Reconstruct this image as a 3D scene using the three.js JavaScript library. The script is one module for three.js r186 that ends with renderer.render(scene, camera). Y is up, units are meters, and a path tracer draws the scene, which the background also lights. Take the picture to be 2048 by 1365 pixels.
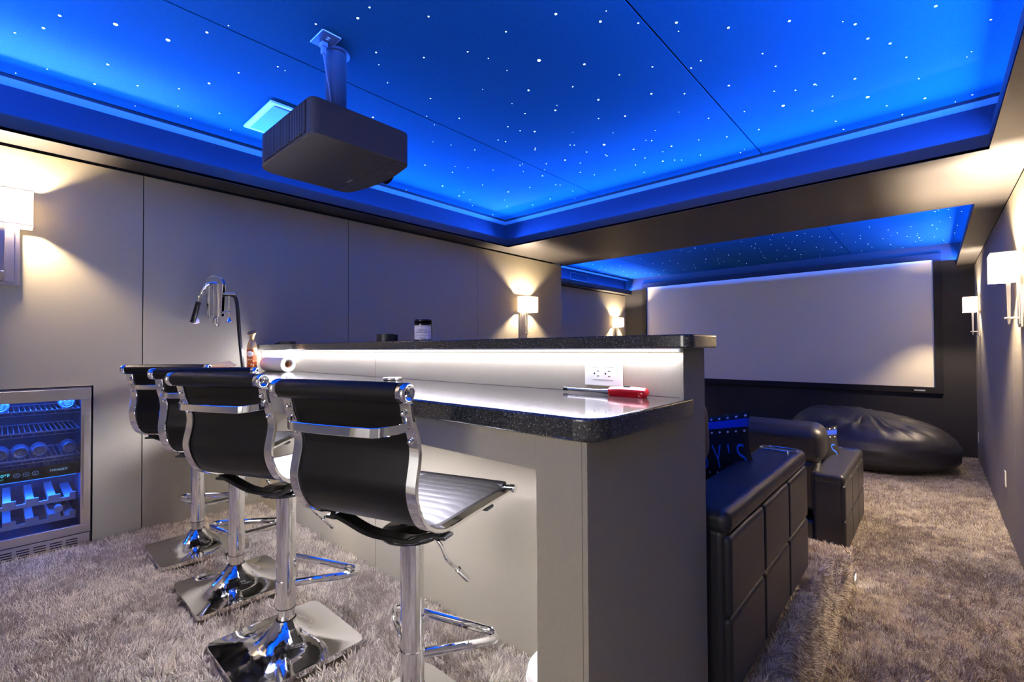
import * as THREE from 'three';
import { RoundedBoxGeometry } from 'three/addons/geometries/RoundedBoxGeometry.js';
import { mergeGeometries, toCreasedNormals } from 'three/addons/utils/BufferGeometryUtils.js';
import { ImprovedNoise } from 'three/addons/math/ImprovedNoise.js';
import { RectAreaLightUniformsLib } from 'three/addons/lights/RectAreaLightUniformsLib.js';
RectAreaLightUniformsLib.init();

// ---------------------------------------------------------------- camera, exposure, large lights
const scene = new THREE.Scene();
scene.background = new THREE.Color(0x000000);
const camera = new THREE.PerspectiveCamera(72.73, 2048 / 1365, 0.02, 40);
camera.rotation.order = 'YXZ';
camera.position.set(0, 1.05, 0);
camera.rotation.set(0.015224, 0.736318, -0.005559);
scene.add(camera);
const renderer = new THREE.WebGLRenderer({ antialias: true });
renderer.toneMapping = THREE.LinearToneMapping;
renderer.toneMappingExposure = 2.1;
renderer.shadowMap.enabled = true;

const BLUE = [0.012, 0.115, 1.0], WHITE = [1, 0.98, 1.24], WARM = [1, 0.765, 0.56];
const K = { cove: 1850, coveFront: 1900, ledgeDown: 26, ledgeOut: 52, under: 310, sconce: 10, hall: 0.35, cooler: 95 };  // hall sets the added fill window behind the viewer
// a long strip light: kind 'x' or 'z' says which way it runs, dir is the way it shines
function strip(length, width, centre, along, dir, colour, radiance) {
  const l = new THREE.RectAreaLight(new THREE.Color().setRGB(...colour), radiance, length, width);
  const X = new THREE.Vector3(along === 'x' ? 1 : 0, along === 'y' ? 1 : 0, along === 'z' ? 1 : 0), Z = new THREE.Vector3(...dir).normalize().negate();
  const Y = new THREE.Vector3().crossVectors(Z, X);
  l.quaternion.setFromRotationMatrix(new THREE.Matrix4().makeBasis(X, Y, Z));
  l.position.set(...centre);
  scene.add(l);
  return l;
}
// blue cove strips behind the lips of the two ceiling trays, lensed to shine across the trays over the lips
const COVES = [
  [[-3.335, 2.141, -1.35], 'z', 4.3, 'rear', [1, -0.5, 0]], [[-1.5, 2.141, -3.6], 'x', 3.5, 'rear', [0, -0.5, 1]], [[0.335, 2.141, -1.35], 'z', 4.3, 'rear', [-1, -0.5, 0]], [[-1.5, 2.141, 0.86], 'x', 3.5, 'rear', [0, -0.5, -1]],
  [[-4.475, 2.141, -6.6], 'z', 3.5, 'front', [1, -0.5, 0]], [[0.335, 2.141, -6.6], 'z', 3.5, 'front', [-1, -0.5, 0]], [[-2.1, 2.141, -4.71], 'x', 4.4, 'front', [0, -0.5, -1]],
];
for (const [c, along, len, where, dir] of COVES) { // each strip shines mostly inward over the lip, a little straight up
  strip(len, 0.016, [c[0] + dir[0] * 0.012, c[1] + 0.0295, c[2] + dir[2] * 0.012], along, dir, BLUE, where === 'rear' ? K.cove : K.coveFront);
  strip(len, 0.02, [c[0] - dir[0] * 0.008, c[1] + 0.018, c[2] - dir[2] * 0.008], along, [0, 1, 0], BLUE, 0.035 * (where === 'rear' ? K.cove : K.coveFront));
}
// white strips: under the bar ledge (corner profile, shines down and out) and under the counter behind the apron
strip(2.93, 0.012, [-1.955, 1.036, -1.192], 'x', [0, -1, 0], WHITE, K.ledgeDown);
strip(2.93, 0.010, [-1.955, 1.041, -1.1835], 'x', [0, -0.25, 1], WHITE, K.ledgeOut);
strip(2.3, 0.014, [-1.8, 0.8005, -0.7775], 'x', [0, -1, 0.3], WHITE, K.under);
// added fill light from an invented hall window behind the viewer
strip(1.5, 1.5, [-0.7, 1.25, 2.93], 'x', [0, 0, -1], [1, 0.93, 0.86], K.hall);

// ---------------------------------------------------------------- helpers
let seed = 7;
const rnd = () => { seed = (seed * 1664525 + 1013904223) >>> 0; return seed / 4294967296; };
const noise = new ImprovedNoise();
const V = (x, y, z) => new THREE.Vector3(x, y, z);
const used = new Map();
function numbered(name) { const n = used.get(name) || 0; used.set(name, n + 1); return n ? name + '_' + String(n).padStart(3, '0') : name; }
function obj(name, geo, mat, parent = scene) {
  const g = Array.isArray(geo) ? join(geo) : geo;
  const m = new THREE.Mesh(g, mat); m.name = parent === scene ? numbered(name) : name; parent.add(m); return m;
}
function join(list) {
  const l = list.map(g => { const q = g.index ? g.toNonIndexed() : g.clone(); for (const k of Object.keys(q.attributes)) if (!['position', 'normal', 'uv'].includes(k)) q.deleteAttribute(k); return q; });
  return mergeGeometries(l);
}
function thing(name, label, category, [x, y, z] = [0, 0, 0], turn = 0, group) {
  const o = new THREE.Group(); o.name = numbered(name); scene.add(o); o.position.set(x, y, z); o.rotation.y = turn;
  o.userData = { label, category }; if (group) o.userData.group = group; return o;
}
function tag(o, label, category, group) { o.userData.label = label; o.userData.category = category; if (group) o.userData.group = group; return o; }
function structure(name, label, category) { const o = new THREE.Group(); o.name = name; scene.add(o); o.userData = { kind: 'structure', label, category }; return o; }
// uv in metres from position, by the main direction of each face
function metric(g, k = 1) {
  g = g.index ? g.toNonIndexed() : g; const p = g.attributes.position, n = g.attributes.normal, uv = new Float32Array(p.count * 2);
  for (let i = 0; i < p.count; i++) {
    const ax = Math.abs(n.getX(i)), ay = Math.abs(n.getY(i)), az = Math.abs(n.getZ(i));
    const [u, v] = ax >= ay && ax >= az ? [p.getZ(i), p.getY(i)] : ay >= az ? [p.getX(i), p.getZ(i)] : [p.getX(i), p.getY(i)];
    uv[2 * i] = u * k; uv[2 * i + 1] = v * k;
  }
  g.setAttribute('uv', new THREE.BufferAttribute(uv, 2)); return g;
}
// a box from corner to corner, edges rounded by r
function bx(x0, x1, y0, y1, z0, z1, r = 0, seg = 2) {
  const w = Math.abs(x1 - x0), h = Math.abs(y1 - y0), d = Math.abs(z1 - z0);
  const g = r > 0 ? new RoundedBoxGeometry(w, h, d, seg, Math.min(r, w / 2.01, h / 2.01, d / 2.01)) : new THREE.BoxGeometry(w, h, d);
  g.translate((x0 + x1) / 2, (y0 + y1) / 2, (z0 + z1) / 2); return metric(g);
}
function cyl(r0, r1, h, x, y, z, seg = 32) { const g = new THREE.CylinderGeometry(r1, r0, h, seg); g.translate(x, y + h / 2, z); return g; }
function lathe(pts, seg = 40) { return new THREE.LatheGeometry(pts.map(p => new THREE.Vector2(p[0], p[1])), seg); }
// carry a flat section along a path; axis stays fixed, the section's first number goes along axis x tangent, the second along axis
function sweep(path, axis, section, closed = false, crease = 0.6) {
  const n = path.length, m = section.length, pos = [], idx = [], A = axis.clone().normalize();
  for (let i = 0; i < n; i++) {
    const a = path[closed ? (i - 1 + n) % n : Math.max(0, i - 1)], b = path[closed ? (i + 1) % n : Math.min(n - 1, i + 1)];
    const T = b.clone().sub(a).normalize(), N = new THREE.Vector3().crossVectors(A, T).normalize();
    for (const [s, t] of section) { const p = path[i].clone().addScaledVector(N, s).addScaledVector(A, t); pos.push(p.x, p.y, p.z); }
  }
  for (let i = 0; i < (closed ? n : n - 1); i++) for (let j = 0; j < m; j++) {
    const a = i * m + j, b = i * m + (j + 1) % m, c = ((i + 1) % n) * m + j, d = ((i + 1) % n) * m + (j + 1) % m;
    idx.push(a, c, b, b, c, d);
  }
  if (!closed) for (let j = 1; j < m - 1; j++) { idx.push(0, j, j + 1); const o = (n - 1) * m; idx.push(o, o + j + 1, o + j); }
  const g = new THREE.BufferGeometry(); g.setAttribute('position', new THREE.Float32BufferAttribute(pos, 3));
  g.setIndex(idx); g.setAttribute('uv', new THREE.Float32BufferAttribute(new Float32Array(n * m * 2), 2));
  return toCreasedNormals(g, crease);
}
const oval = (a, b, k = 14) => Array.from({ length: k }, (_, i) => [a * Math.cos(2 * Math.PI * i / k), b * Math.sin(2 * Math.PI * i / k)]);
const flat = (a, b) => { const c = Math.min(a, b) * 0.35; return [[a, -b + c], [a, b - c], [a - c, b], [-a + c, b], [-a, b - c], [-a, -b + c], [-a + c, -b], [a - c, -b]]; };
const spline = (pts, k, closed = false) => new THREE.CatmullRomCurve3(pts, closed, 'centripetal').getPoints(k);
function extrude(shape, depth, bevel = 0, seg = 3) {
  const g = new THREE.ExtrudeGeometry(shape, { depth: depth - 2 * bevel, bevelEnabled: bevel > 0, bevelSize: bevel, bevelThickness: bevel, bevelSegments: seg, bevelOffset: -bevel, curveSegments: 16 });
  g.translate(0, 0, bevel); return g;
}
function poly(pts, holes = []) {
  const s = new THREE.Shape(pts.map(p => new THREE.Vector2(...p)));
  for (const h of holes) s.holes.push(new THREE.Path(h.map(p => new THREE.Vector2(...p)))); return s;
}

// ---------------------------------------------------------------- textures
function dataTex(n, fn, srgb = false) {
  const d = new Uint8Array(n * n * 4);
  for (let y = 0; y < n; y++) for (let x = 0; x < n; x++) { const c = fn(x, y), o = 4 * (y * n + x); d[o] = c[0]; d[o + 1] = c[1]; d[o + 2] = c[2]; d[o + 3] = 255; }
  const t = new THREE.DataTexture(d, n, n); t.wrapS = t.wrapT = THREE.RepeatWrapping; t.magFilter = THREE.LinearFilter; t.minFilter = THREE.LinearMipmapLinearFilter; t.generateMipmaps = true;
  if (srgb) t.colorSpace = THREE.SRGBColorSpace; t.needsUpdate = true; return t;
}
function canvasTex(w, h, draw) {
  const c = document.createElement('canvas'); c.width = w; c.height = h; draw(c.getContext('2d'), w, h);
  const t = new THREE.CanvasTexture(c); t.colorSpace = THREE.SRGBColorSpace; t.magFilter = THREE.LinearFilter; return t;
}
const rep = (t, k) => { const c = t.clone(); c.repeat.set(k, k); c.needsUpdate = true; return c; };
// woven acoustic cloth: diagonal twill, one tile is 24 threads
const twill = dataTex(192, (x, y) => { const s = Math.sin((x + y) / 192 * Math.PI * 2 * 24) * 0.5 + Math.sin((x - y) / 192 * Math.PI * 2 * 24) * 0.5; const v = 128 + 75 * s + (rnd() - 0.5) * 50; return [v, v, v]; });
const cloth = dataTex(256, (x, y) => { const v = 205 + 12 * Math.sin(x / 256 * Math.PI * 2 * 64) * Math.sin(y / 256 * Math.PI * 2 * 64) + (rnd() - 0.5) * 26; return [v, v, v]; }, true);
const felt = dataTex(256, () => { const v = 190 + (rnd() - 0.5) * 70; return [v, v, v]; }, true);
// dark speckled stone
const stone = canvasTex(1024, 1024, (c, w, h) => {
  c.fillStyle = '#343431'; c.fillRect(0, 0, w, h);
  for (let i = 0; i < 15000; i++) {
    const r = 1 + rnd() * 3.6, k = rnd(), s = k < 0.55 ? 20 + rnd() * 26 : k < 0.86 ? 66 + rnd() * 34 : 96 + rnd() * 56;
    c.fillStyle = `rgb(${s},${s},${s - 4})`; c.beginPath(); c.ellipse(rnd() * w, rnd() * h, r, r * (0.5 + rnd() * 0.5), rnd() * 6, 0, 7); c.fill();
  }
});
stone.wrapS = stone.wrapT = THREE.RepeatWrapping; stone.repeat.set(2.6, 2.6);
const brushed = dataTex(256, (x, y) => { const v = 120 + ((x * 7919 + 13) % 97) * 0.6 + (rnd() - 0.5) * 40; return [v, v, v]; });
const grain = dataTex(128, () => { const v = 128 + (rnd() - 0.5) * 120; return [v, v, v]; });

const S = (rgb, roughness, extra = {}) => new THREE.MeshStandardMaterial({ color: new THREE.Color().setRGB(...rgb), roughness, ...extra });
const P = (rgb, roughness, extra = {}) => new THREE.MeshPhysicalMaterial({ color: new THREE.Color().setRGB(...rgb), roughness, ...extra });
const M = {
  wall: S([0.63, 0.575, 0.395], 0.9, { map: rep(cloth, 8), bumpMap: rep(twill, 12), bumpScale: 0.0003 }),
  bar: S([0.53, 0.475, 0.345], 0.9, { map: rep(cloth, 8), bumpMap: rep(twill, 12), bumpScale: 0.0009 }),
  backing: S([0.012, 0.012, 0.012], 0.9),
  soffit: S([0.05, 0.047, 0.043], 0.5),
  coveWall: P([0.035, 0.04, 0.06], 1, { specularIntensity: 0.1, map: rep(felt, 6) }),
  trim: S([0.16, 0.16, 0.17], 0.7),
  sky: P([0.02, 0.13, 0.17], 1, { specularIntensity: 0.05, map: rep(felt, 5) }),
  front: S([0.035, 0.034, 0.033], 0.85, { map: rep(cloth, 8) }),
  floor: S([0.5, 0.43, 0.34], 1),
  pile: P([1, 1, 1], 1, { transmission: 0.4, thickness: 0 }),
  stone: P([1, 1, 1], 0.14, { map: stone, clearcoat: 0.6, clearcoatRoughness: 0.06 }),
  chrome: S([0.82, 0.82, 0.83], 0.055, { metalness: 1 }),
  nickel: S([0.62, 0.58, 0.53], 0.27, { metalness: 1, bumpMap: rep(brushed, 3), bumpScale: 0.00006 }),
  steel: S([0.6, 0.57, 0.53], 0.28, { metalness: 1, bumpMap: rep(brushed, 3), bumpScale: 0.00006 }),
  leather: P([0.008, 0.0075, 0.0075], 0.36, { specularIntensity: 0.4, bumpMap: rep(grain, 30), bumpScale: 0.00025 }),
  vinyl: P([0.022, 0.021, 0.02], 0.34, { bumpMap: rep(grain, 30), bumpScale: 0.0002, clearcoat: 0.7, clearcoatRoughness: 0.28 }),
  hide: P([0.030, 0.029, 0.028], 0.36, { bumpMap: rep(grain, 25), bumpScale: 0.0003 }),
  bean: P([0.034, 0.033, 0.031], 0.45, { bumpMap: rep(grain, 18), bumpScale: 0.0004 }),
  black: S([0.012, 0.012, 0.012], 0.35),
  matte: S([0.01, 0.01, 0.01], 0.9),
  liner: S([0.09, 0.09, 0.1], 0.4),
  gloss: S([0.008, 0.008, 0.008], 0.12),
  white: S([0.78, 0.77, 0.67], 0.4),
  pale: S([0.5, 0.5, 0.5], 0.6),
  fill_pane: S([0.9, 0.9, 0.9], 0.5, { emissive: new THREE.Color().setRGB(1, 0.95, 0.9), emissiveIntensity: 3 }),  // glow of the added fill window in the hall
  paper: S([0.8, 0.79, 0.69], 0.95),
  card: S([0.45, 0.28, 0.16], 0.9),
  screen: S([0.9, 0.86, 0.64], 0.85),
  red: P([0.62, 0.012, 0.02], 0.3, { clearcoat: 0.3 }),
  wood: S([0.42, 0.24, 0.12], 0.6),
  shade: P([0.97, 0.93, 0.86], 1, { transmission: 0.9, thickness: 0, side: THREE.DoubleSide }),
  bulb: S([1, 0.9, 0.7], 0.5, { emissive: new THREE.Color().setRGB(1, 0.75, 0.45), emissiveIntensity: 8 }),
  blueLed: S([0.1, 0.1, 0.2], 0.5, { emissive: new THREE.Color().setRGB(0.02, 0.2, 1), emissiveIntensity: 2 }),
  whiteLed: S([0.9, 0.9, 0.9], 0.5, { emissive: new THREE.Color().setRGB(1, 0.95, 0.9), emissiveIntensity: 1.6 }),
  star: S([0.9, 1, 1], 0.5, { emissive: new THREE.Color().setRGB(0.75, 1, 0.95), emissiveIntensity: 2.2 }),
  proj: S([0.075, 0.07, 0.063], 0.4),
  pole: S([0.07, 0.07, 0.075], 0.4, { metalness: 0.3 }),
};

// ---------------------------------------------------------------- measures of the room (metres, y = 0 is the carpet at the bar)
const XL = -3.43, XR = 0.415, XF = -4.54, ZJ = -4.71, ZS = -8.4, ZB = 1.0, YS = 2.094, LIP = 2.176, YT = 2.386, YP = 2.403, LOW = -0.4;

// ---------------------------------------------------------------- room shell
function sheetX(pts, front, depth, holes = [], bevel = 0) { // a sheet lying in the z,y plane; front is its room face
  const g = extrude(poly(pts, holes), Math.abs(depth), bevel, 2); g.rotateY(-Math.PI / 2); g.translate(depth > 0 ? front + depth : front, 0, 0); return metric(g);
}
const rect = (a, b, c, d) => [[a, c], [b, c], [b, d], [a, d]];
{
  const COOL = [[-0.345, -0.06], [0.275, -0.06], [0.275, 0.857], [-0.345, 0.857]];
  const w = structure('wall_left', 'long grey fabric wall behind the bar stools', 'wall');
  obj('wall_core', sheetX(rect(ZB + 0.15, ZJ, -0.6, 2.55), XL - 0.022, -0.13, [COOL]), M.backing, w);
  const g = 0.0022, top = YS - 0.016;
  obj('panel', sheetX([[ZB, -0.05], [0.275, -0.05], [0.275, 0.857], [-0.345, 0.857], [-0.345, -0.05], [-0.559 + g, -0.05], [-0.559 + g, top], [ZB, top]], XL, -0.02, [], 0.0012), M.wall, w);
  for (const [a, b] of [[-0.559, -1.853], [-1.853, -3.265], [-3.265, ZJ]]) obj('panel', sheetX(rect(a - g, b + (b === ZJ ? 0 : g), -0.45, top), XL, -0.02, [], 0.0012), M.wall, w);
  obj('fascia', bx(XL - 0.02, XL, YS + 0.02, YT + 0.02, -3.675, ZB), M.coveWall, w);
  obj('wall_return', bx(XF - 0.15, XL - 0.02, -0.6, 2.55, ZJ + 0.15, ZJ), M.wall, w);
}
{
  const w = structure('wall_left_front', 'set back grey fabric wall beside the projection screen', 'wall'), g = 0.002, top = YS - 0.016;
  obj('wall_core', bx(XF - 0.17, XF - 0.02, -0.6, 2.55, ZJ, ZS - 0.15), M.backing, w);
  for (const [a, b] of [[ZJ, -6.05], [-6.05, -7.36], [-7.36, ZS]]) obj('panel', sheetX(rect(a - g, b + g, -0.45, top), XF, -0.02, [], 0.0012), M.wall, w);
  obj('fascia', bx(XF - 0.02, XF, YS + 0.02, YT + 0.02, ZJ, ZS), M.coveWall, w);
}
{
  const w = structure('wall_right', 'grey fabric wall along the aisle', 'wall'), g = 0.0015, top = YS - 0.012;
  obj('wall_core', bx(XR + 0.02, XR + 0.17, -0.6, 2.55, ZB + 0.15, ZS - 0.15), M.backing, w);
  for (const [a, b] of [[ZB, -0.55], [-0.55, -1.85], [-1.85, -3.27], [-3.27, -4.71], [-4.71, -6.05], [-6.05, -7.36], [-7.36, ZS]]) obj('panel', sheetX(rect(a - g, b + g, -0.45, top), XR, 0.02, [], 0.0012), M.wall, w);
  obj('fascia', bx(XR, XR + 0.02, YS + 0.02, YT + 0.02, ZB, ZS), M.coveWall, w);
}
{
  const w = structure('wall_front', 'black wall carrying the projection screen', 'wall');
  obj('panel', bx(XF - 0.17, XR + 0.17, -0.6, 2.55, ZS - 0.15, ZS), M.front, w);
  // doorway, short hall and its window are added to carry the fill light
  const b = structure('wall_back', 'grey fabric wall behind the viewer with an added open doorway', 'wall'), D0 = -1.55, D1 = 0.3;
  obj('panel', bx(XL - 0.15, D0, -0.6, 2.55, ZB, ZB + 0.15), M.wall, b); obj('panel', bx(D1, XR + 0.17, -0.6, 2.55, ZB, ZB + 0.15), M.wall, b); obj('panel', bx(D0, D1, 2.05, 2.55, ZB, ZB + 0.15), M.wall, b);
  const h = structure('wall_added_hall', 'pale added hall beyond the doorway behind the viewer', 'wall');
  obj('hall_side', bx(-1.85, -1.7, -0.6, 2.55, ZB + 0.15, 3.1), M.pale, h); obj('hall_side', bx(0.45, 0.6, -0.6, 2.55, ZB + 0.15, 3.1), M.pale, h); obj('hall_end', bx(-1.7, 0.45, -0.6, 2.55, 2.95, 3.1), M.pale, h); obj('hall_ceiling', bx(-1.85, 0.6, 2.45, 2.6, ZB + 0.15, 3.1), M.pale, h); obj('hall_floor', bx(-1.85, 0.6, -0.65, 0, ZB + 0.15, 3.1), M.floor, h);
  const w1 = structure('window_1', 'added fill light window in the hall behind the viewer', 'window');
  obj('fill_pane', bx(-1.45, 0.05, 0.5, 2.0, 2.937, 2.945), M.fill_pane, w1); obj('added_window_frame', [bx(-1.5, -1.45, 0.45, 2.05, 2.92, 2.95), bx(0.05, 0.1, 0.45, 2.05, 2.92, 2.95), bx(-1.45, 0.05, 0.45, 0.5, 2.92, 2.95), bx(-1.45, 0.05, 2.0, 2.05, 2.92, 2.95)], M.white, w1);
}
// floor levels: bar and first row, a half step in front of the first row, the low aisle and front
const PILE = 0.026;
{
  const f = structure('floor', 'carpeted floor stepping down from the bar to the screen', 'floor'), s = PILE;
  obj('bar_level', bx(XL - 0.15, XR + 0.17, -0.65, -s, -1.65, ZB + 0.15), M.floor, f);
  obj('seat_riser', bx(XF - 0.17, -0.385 - s, -0.65, -s, -2.75 + s, -1.65), M.floor, f);
  obj('seat_step', bx(XF - 0.17, -0.385 - s, -0.65, -0.2 - s, -3.53 + s, -2.75 + s), M.floor, f);
  obj('aisle_step', bx(-0.385 - s, XR + 0.17, -0.65, -0.2 - s, -1.95, -1.65), M.floor, f);
  obj('low_level', bx(XF - 0.17, XR + 0.17, -0.7, LOW - s, ZS - 0.15, -1.95), M.floor, f);
}
// ceiling: soffit boards with lips, coves, trims and star panels
{
  const c = structure('ceiling', 'dark soffits around two blue lit star ceiling trays', 'ceiling');
  obj('slab', bx(XF - 0.2, XR + 0.2, 2.45, 2.6, ZB + 0.15, ZS - 0.15), M.backing, c);
  const b = 0.016, t = 0.02, e = 0.003, board = (...a) => obj('soffit_board', bx(...a), M.soffit, c), lip = (...a) => obj('soffit_lip', bx(...a), M.soffit, c);
  board(XL, -3.24, YS, YS + b, -3.52, ZB); board(0.24, XR, YS, YS + b, -3.52, ZB); board(-3.24, 0.24, YS, YS + b, 0.78, ZB);
  board(XL, XR, YS, YS + b, -4.81, -3.52); board(XF, XL, YS, YS + b, -4.81, ZJ);
  board(XF, -4.405, YS, YS + b, ZS, -4.81); board(0.247, XR, YS, YS + b, ZS, -4.81);
  lip(-3.24 - t, -3.24, YS + e, LIP, -3.52 - t, 0.78 + t); lip(0.24, 0.24 + t, YS + e, LIP, -3.52 - t, 0.78 + t); lip(-3.24, 0.24, YS + e, LIP, -3.52 - t, -3.52); lip(-3.24, 0.24, YS + e, LIP, 0.78, 0.78 + t);
  lip(-4.405 - t, -4.405, YS + e, LIP, ZS, -4.81 + t); lip(0.247, 0.247 + t, YS + e, LIP, ZS, -4.81 + t); lip(-4.405, 0.247, YS + e, LIP, -4.81, -4.81 + t);
  obj('beam', bx(XF, XR, YS + b, 2.46, -4.62, -3.675), M.coveWall, c);
  const trim = (x0, x1, y0, y1, z0, z1) => { const t = obj('cove_trim', bx(x0, x1, YT, YT + 0.004, z0, z1), M.trim, c); obj('trim_core', bx(x0, x1, YT + 0.004, 2.455, z0, z1), M.backing, t); };
  trim(XL, -3.335, YT, 2.46, -3.675, ZB); trim(0.32, XR, YT, 2.46, -3.675, ZB); trim(-3.335, 0.32, YT, 2.46, -3.675, -3.585); trim(-3.335, 0.32, YT, 2.46, 0.905, ZB);
  trim(XF, -4.445, YT, 2.46, ZS, -4.62); trim(0.32, XR, YT, 2.46, ZS, -4.62); trim(-4.445, 0.32, YT, 2.46, -4.71, -4.62);
  for (const [p, along, len] of COVES) obj('cove_led', along === 'x' ? bx(p[0] - len / 2, p[0] + len / 2, YS + b, p[1], p[2] - 0.015, p[2] + 0.015) : bx(p[0] - 0.015, p[0] + 0.015, YS + b, p[1], p[2] - len / 2, p[2] + len / 2), M.blueLed, c);
  // star panels and the fibre tips set in them: x, z, size class
  const STARS = { rear: [[-1.35, -1.69, 3], [-1.11, -1.5, 2], [-1, -1.66, 2], [-1.33, -1.44, 1], [-0.77, -1.88, 2], [-0.62, -2.06, 2], [-0.79, -2.21, 1], [-0.76, -2.52, 2], [-1.21, -1.86, 2], [-1.13, -2.05, 1], [-0.98, -2.1, 1], [-1.36, -1.98, 1], [-1.55, -1.85, 2], [-1.33, -2.18, 2], [-1.09, -2.32, 2], [-0.96, -2.44, 1], [-1.72, -2.02, 1], [-1.57, -2.11, 2], [-1.44, -2.36, 1], [-1.31, -2.44, 2], [-1.06, -2.61, 0], [-0.96, -2.8, 1], [-0.78, -2.86, 1], [-1.9, -2.07, 1], [-1.82, -2.23, 2], [-1.65, -2.4, 0], [-1.47, -2.58, 0], [-1.26, -2.73, 0], [-2.05, -2.21, 1], [-1.97, -2.42, 1], [-1.77, -2.54, 1], [-1.6, -2.69, 3], [-1.49, -2.89, 2], [-1.75, -2.71, 1], [-1.68, -2.86, 1], [-1.34, -2.85, 1], [-1.28, -3.02, 2], [-1.11, -3.05, 1], [-0.96, -3.13, 1], [-1.5, -3.08, 1], [-1.43, -3.22, 2], [-0.97, -3.45, 1], [-1.89, -2.84, 1], [-2.08, -2.68, 1], [-0.42, -2.19, 2], [-0.22, -2.4, 2], [-0.19, -2.55, 2], [-0.12, -2.66, 2], [0.03, -2.49, 2], [0.2, -2.75, 1], [-0.56, -2.35, 1], [-0.35, -2.54, 2], [-0.54, -2.5, 1], [-0.07, -2.84, 1], [0.14, -3.03, 0], [-0.6, -2.74, 1], [-0.43, -2.81, 2], [-0.27, -2.89, 2], [-0.38, -3.01, 1], [-0.03, -3.11, 1], [-0.6, -2.94, 3], [-0.24, -3.15, 3], [-0.49, -3.12, 1], [-0.17, -3.34, 1], [-0.01, -3.38, 2], [0.18, -3.51, 1], [-0.41, -3.36, 1], [-0.11, -3.53, 1], [-0.78, -3.16, 1], [-0.39, -3.52, 1], [-2.49, -0.31, 3], [-2.45, -0.48, 3], [-2.27, -0.58, 2], [-2.59, -0.15, 2], [-2.74, -0.11, 2], [-2.87, -0.03, 1], [-2.87, -0.33, 2], [-3.13, -0.31, 2], [-2.99, -0.46, 1], [-2.87, -0.61, 1], [-2.7, -0.7, 2], [-2.49, -0.77, 1], [-3.13, -0.14, 0], [-3.25, -0.49, 0], [-3.08, -0.65, 0], [-3, -0.83, 1], [-3.18, -0.94, 0], [-1.72, -0.97, 2], [-1.88, -0.87, 1], [-2.3, -0.88, 1], [-1.73, -1.31, 1], [-1.5, -1.16, 1], [-1.55, -1.42, 1], [-1.86, -1.14, 1], [-2.04, -1.8, 1], [-1.99, -1.55, 1], [-1.72, -1.68, 0], [-2.4, -1.45, 2], [-2.21, -1.75, 0], [-3, -2.46, 2], [-3.09, -2.72, 2], [-2.71, -2.32, 1], [-3.1, -2.86, 1], [-2.7, -2.94, 2], [-2.49, -2.98, 1], [-2.25, -2.85, 2], [-2.55, -3.34, 1], [-2.45, -2.5, 1], [-2.24, -2.57, 1], [-2.29, -2.16, 1], [-1.99, -2.44, 1], [-1.94, -2.72, 2], [-1.99, -2.99, 1], [-1.75, -2.56, 1], [-2.07, -2.16, 1], [-2.75, -2.09, 1], [-1.88, -2.16, 1], [-2.35, -2, 0], [-1.94, -3.11, 1], [-1.77, -3.13, 1], [-1.61, -3.15, 1], [-1.68, -2.84, 1], [-1.63, -3.33, 0], [-1.36, -3.26, 1], [-1.19, -3.3, 1], [-2.74, -2.67, 1], [-2.27, -3.11, 1], [-2.87, -3.08, 0], [-2.78, -3.37, 1], [-3.28, -3.34, 1]], front: [[-2.56, -7.28, 2], [-2.66, -7.54, 1], [-2.89, -7.66, 1], [-2.98, -7.97, 2], [-2.41, -7.37, 1], [-2.54, -7.84, 1], [-2.2, -7.18, 2], [-2.23, -7.77, 1], [-2.21, -8.11, 2], [-2.43, -7.69, 1], [-2.38, -6.36, 2], [-2.52, -6.53, 1], [-2.22, -6.62, 1], [-2.31, -6.53, 1], [-1.8, -6.39, 1], [-1.78, -6.77, 1], [-1.7, -6.65, 1], [-1.79, -7.27, 1], [-1.87, -7.76, 1], [-1.56, -6.84, 1], [-1.5, -6.53, 1], [-1.35, -6.51, 1], [-1.2, -6.5, 2], [-1.43, -7.04, 1], [-1.44, -7.27, 1], [-1.4, -7.44, 2], [-1.59, -7.31, 1], [-1.6, -7.86, 1], [-1.41, -7.89, 2], [-1.2, -6.94, 1], [-1.15, -7.46, 2], [-1.01, -6.77, 1], [-1.11, -7.68, 1], [-0.92, -6.93, 1], [-0.91, -7.29, 1], [-1.24, -8.32, 1], [-1.01, -7.91, 1], [-0.9, -7.71, 1], [-0.72, -7.46, 1], [-0.63, -7.04, 1], [-0.65, -7.25, 1], [-0.61, -7.71, 2], [-0.72, -8.19, 1], [-0.59, -7.99, 1], [-0.44, -7.45, 1], [-0.36, -6.93, 1], [-0.29, -7.19, 1], [-0.39, -7.95, 1], [-0.28, -8.33, 1], [-0.21, -7.51, 1], [-0.16, -6.92, 1], [-0.1, -7.71, 3], [-0.11, -7.4, 1], [-0.14, -7.94, 1], [0.04, -6.31, 2], [0.02, -7, 2], [0.04, -7.79, 1], [0.06, -7.26, 1], [0.16, -6.71, 1], [0.24, -6.49, 1], [0.23, -7.21, 1], [0.22, -7.68, 1], [0.13, -8.11, 1], [0.14, -6.31, 1], [-4, -6.95, 1], [-3.81, -6.88, 1], [-4.18, -7.04, 1], [-3.5, -6.79, 2], [-3.28, -6.54, 1], [-3.96, -7.72, 1], [-4.24, -7.89, 1], [-3.85, -7.89, 1], [-3.33, -7.08, 1], [-3.78, -7.96, 1], [-3.76, -8.25, 1], [-3.48, -7.81, 1], [-3.02, -7.02, 1], [-3.02, -7.33, 1], [-3.18, -8, 1], [-2.59, -6.4, 1], [-4.26, -6.96, 1], [-4.06, -6.45, 1], [-4.14, -6.3, 1]] };
  const tips = [0.0025, 0.0037, 0.0054, 0.0082].map(r => { const g = new THREE.SphereGeometry(r, 8, 5); g.scale(1, 0.5, 1); return g; });
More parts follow.
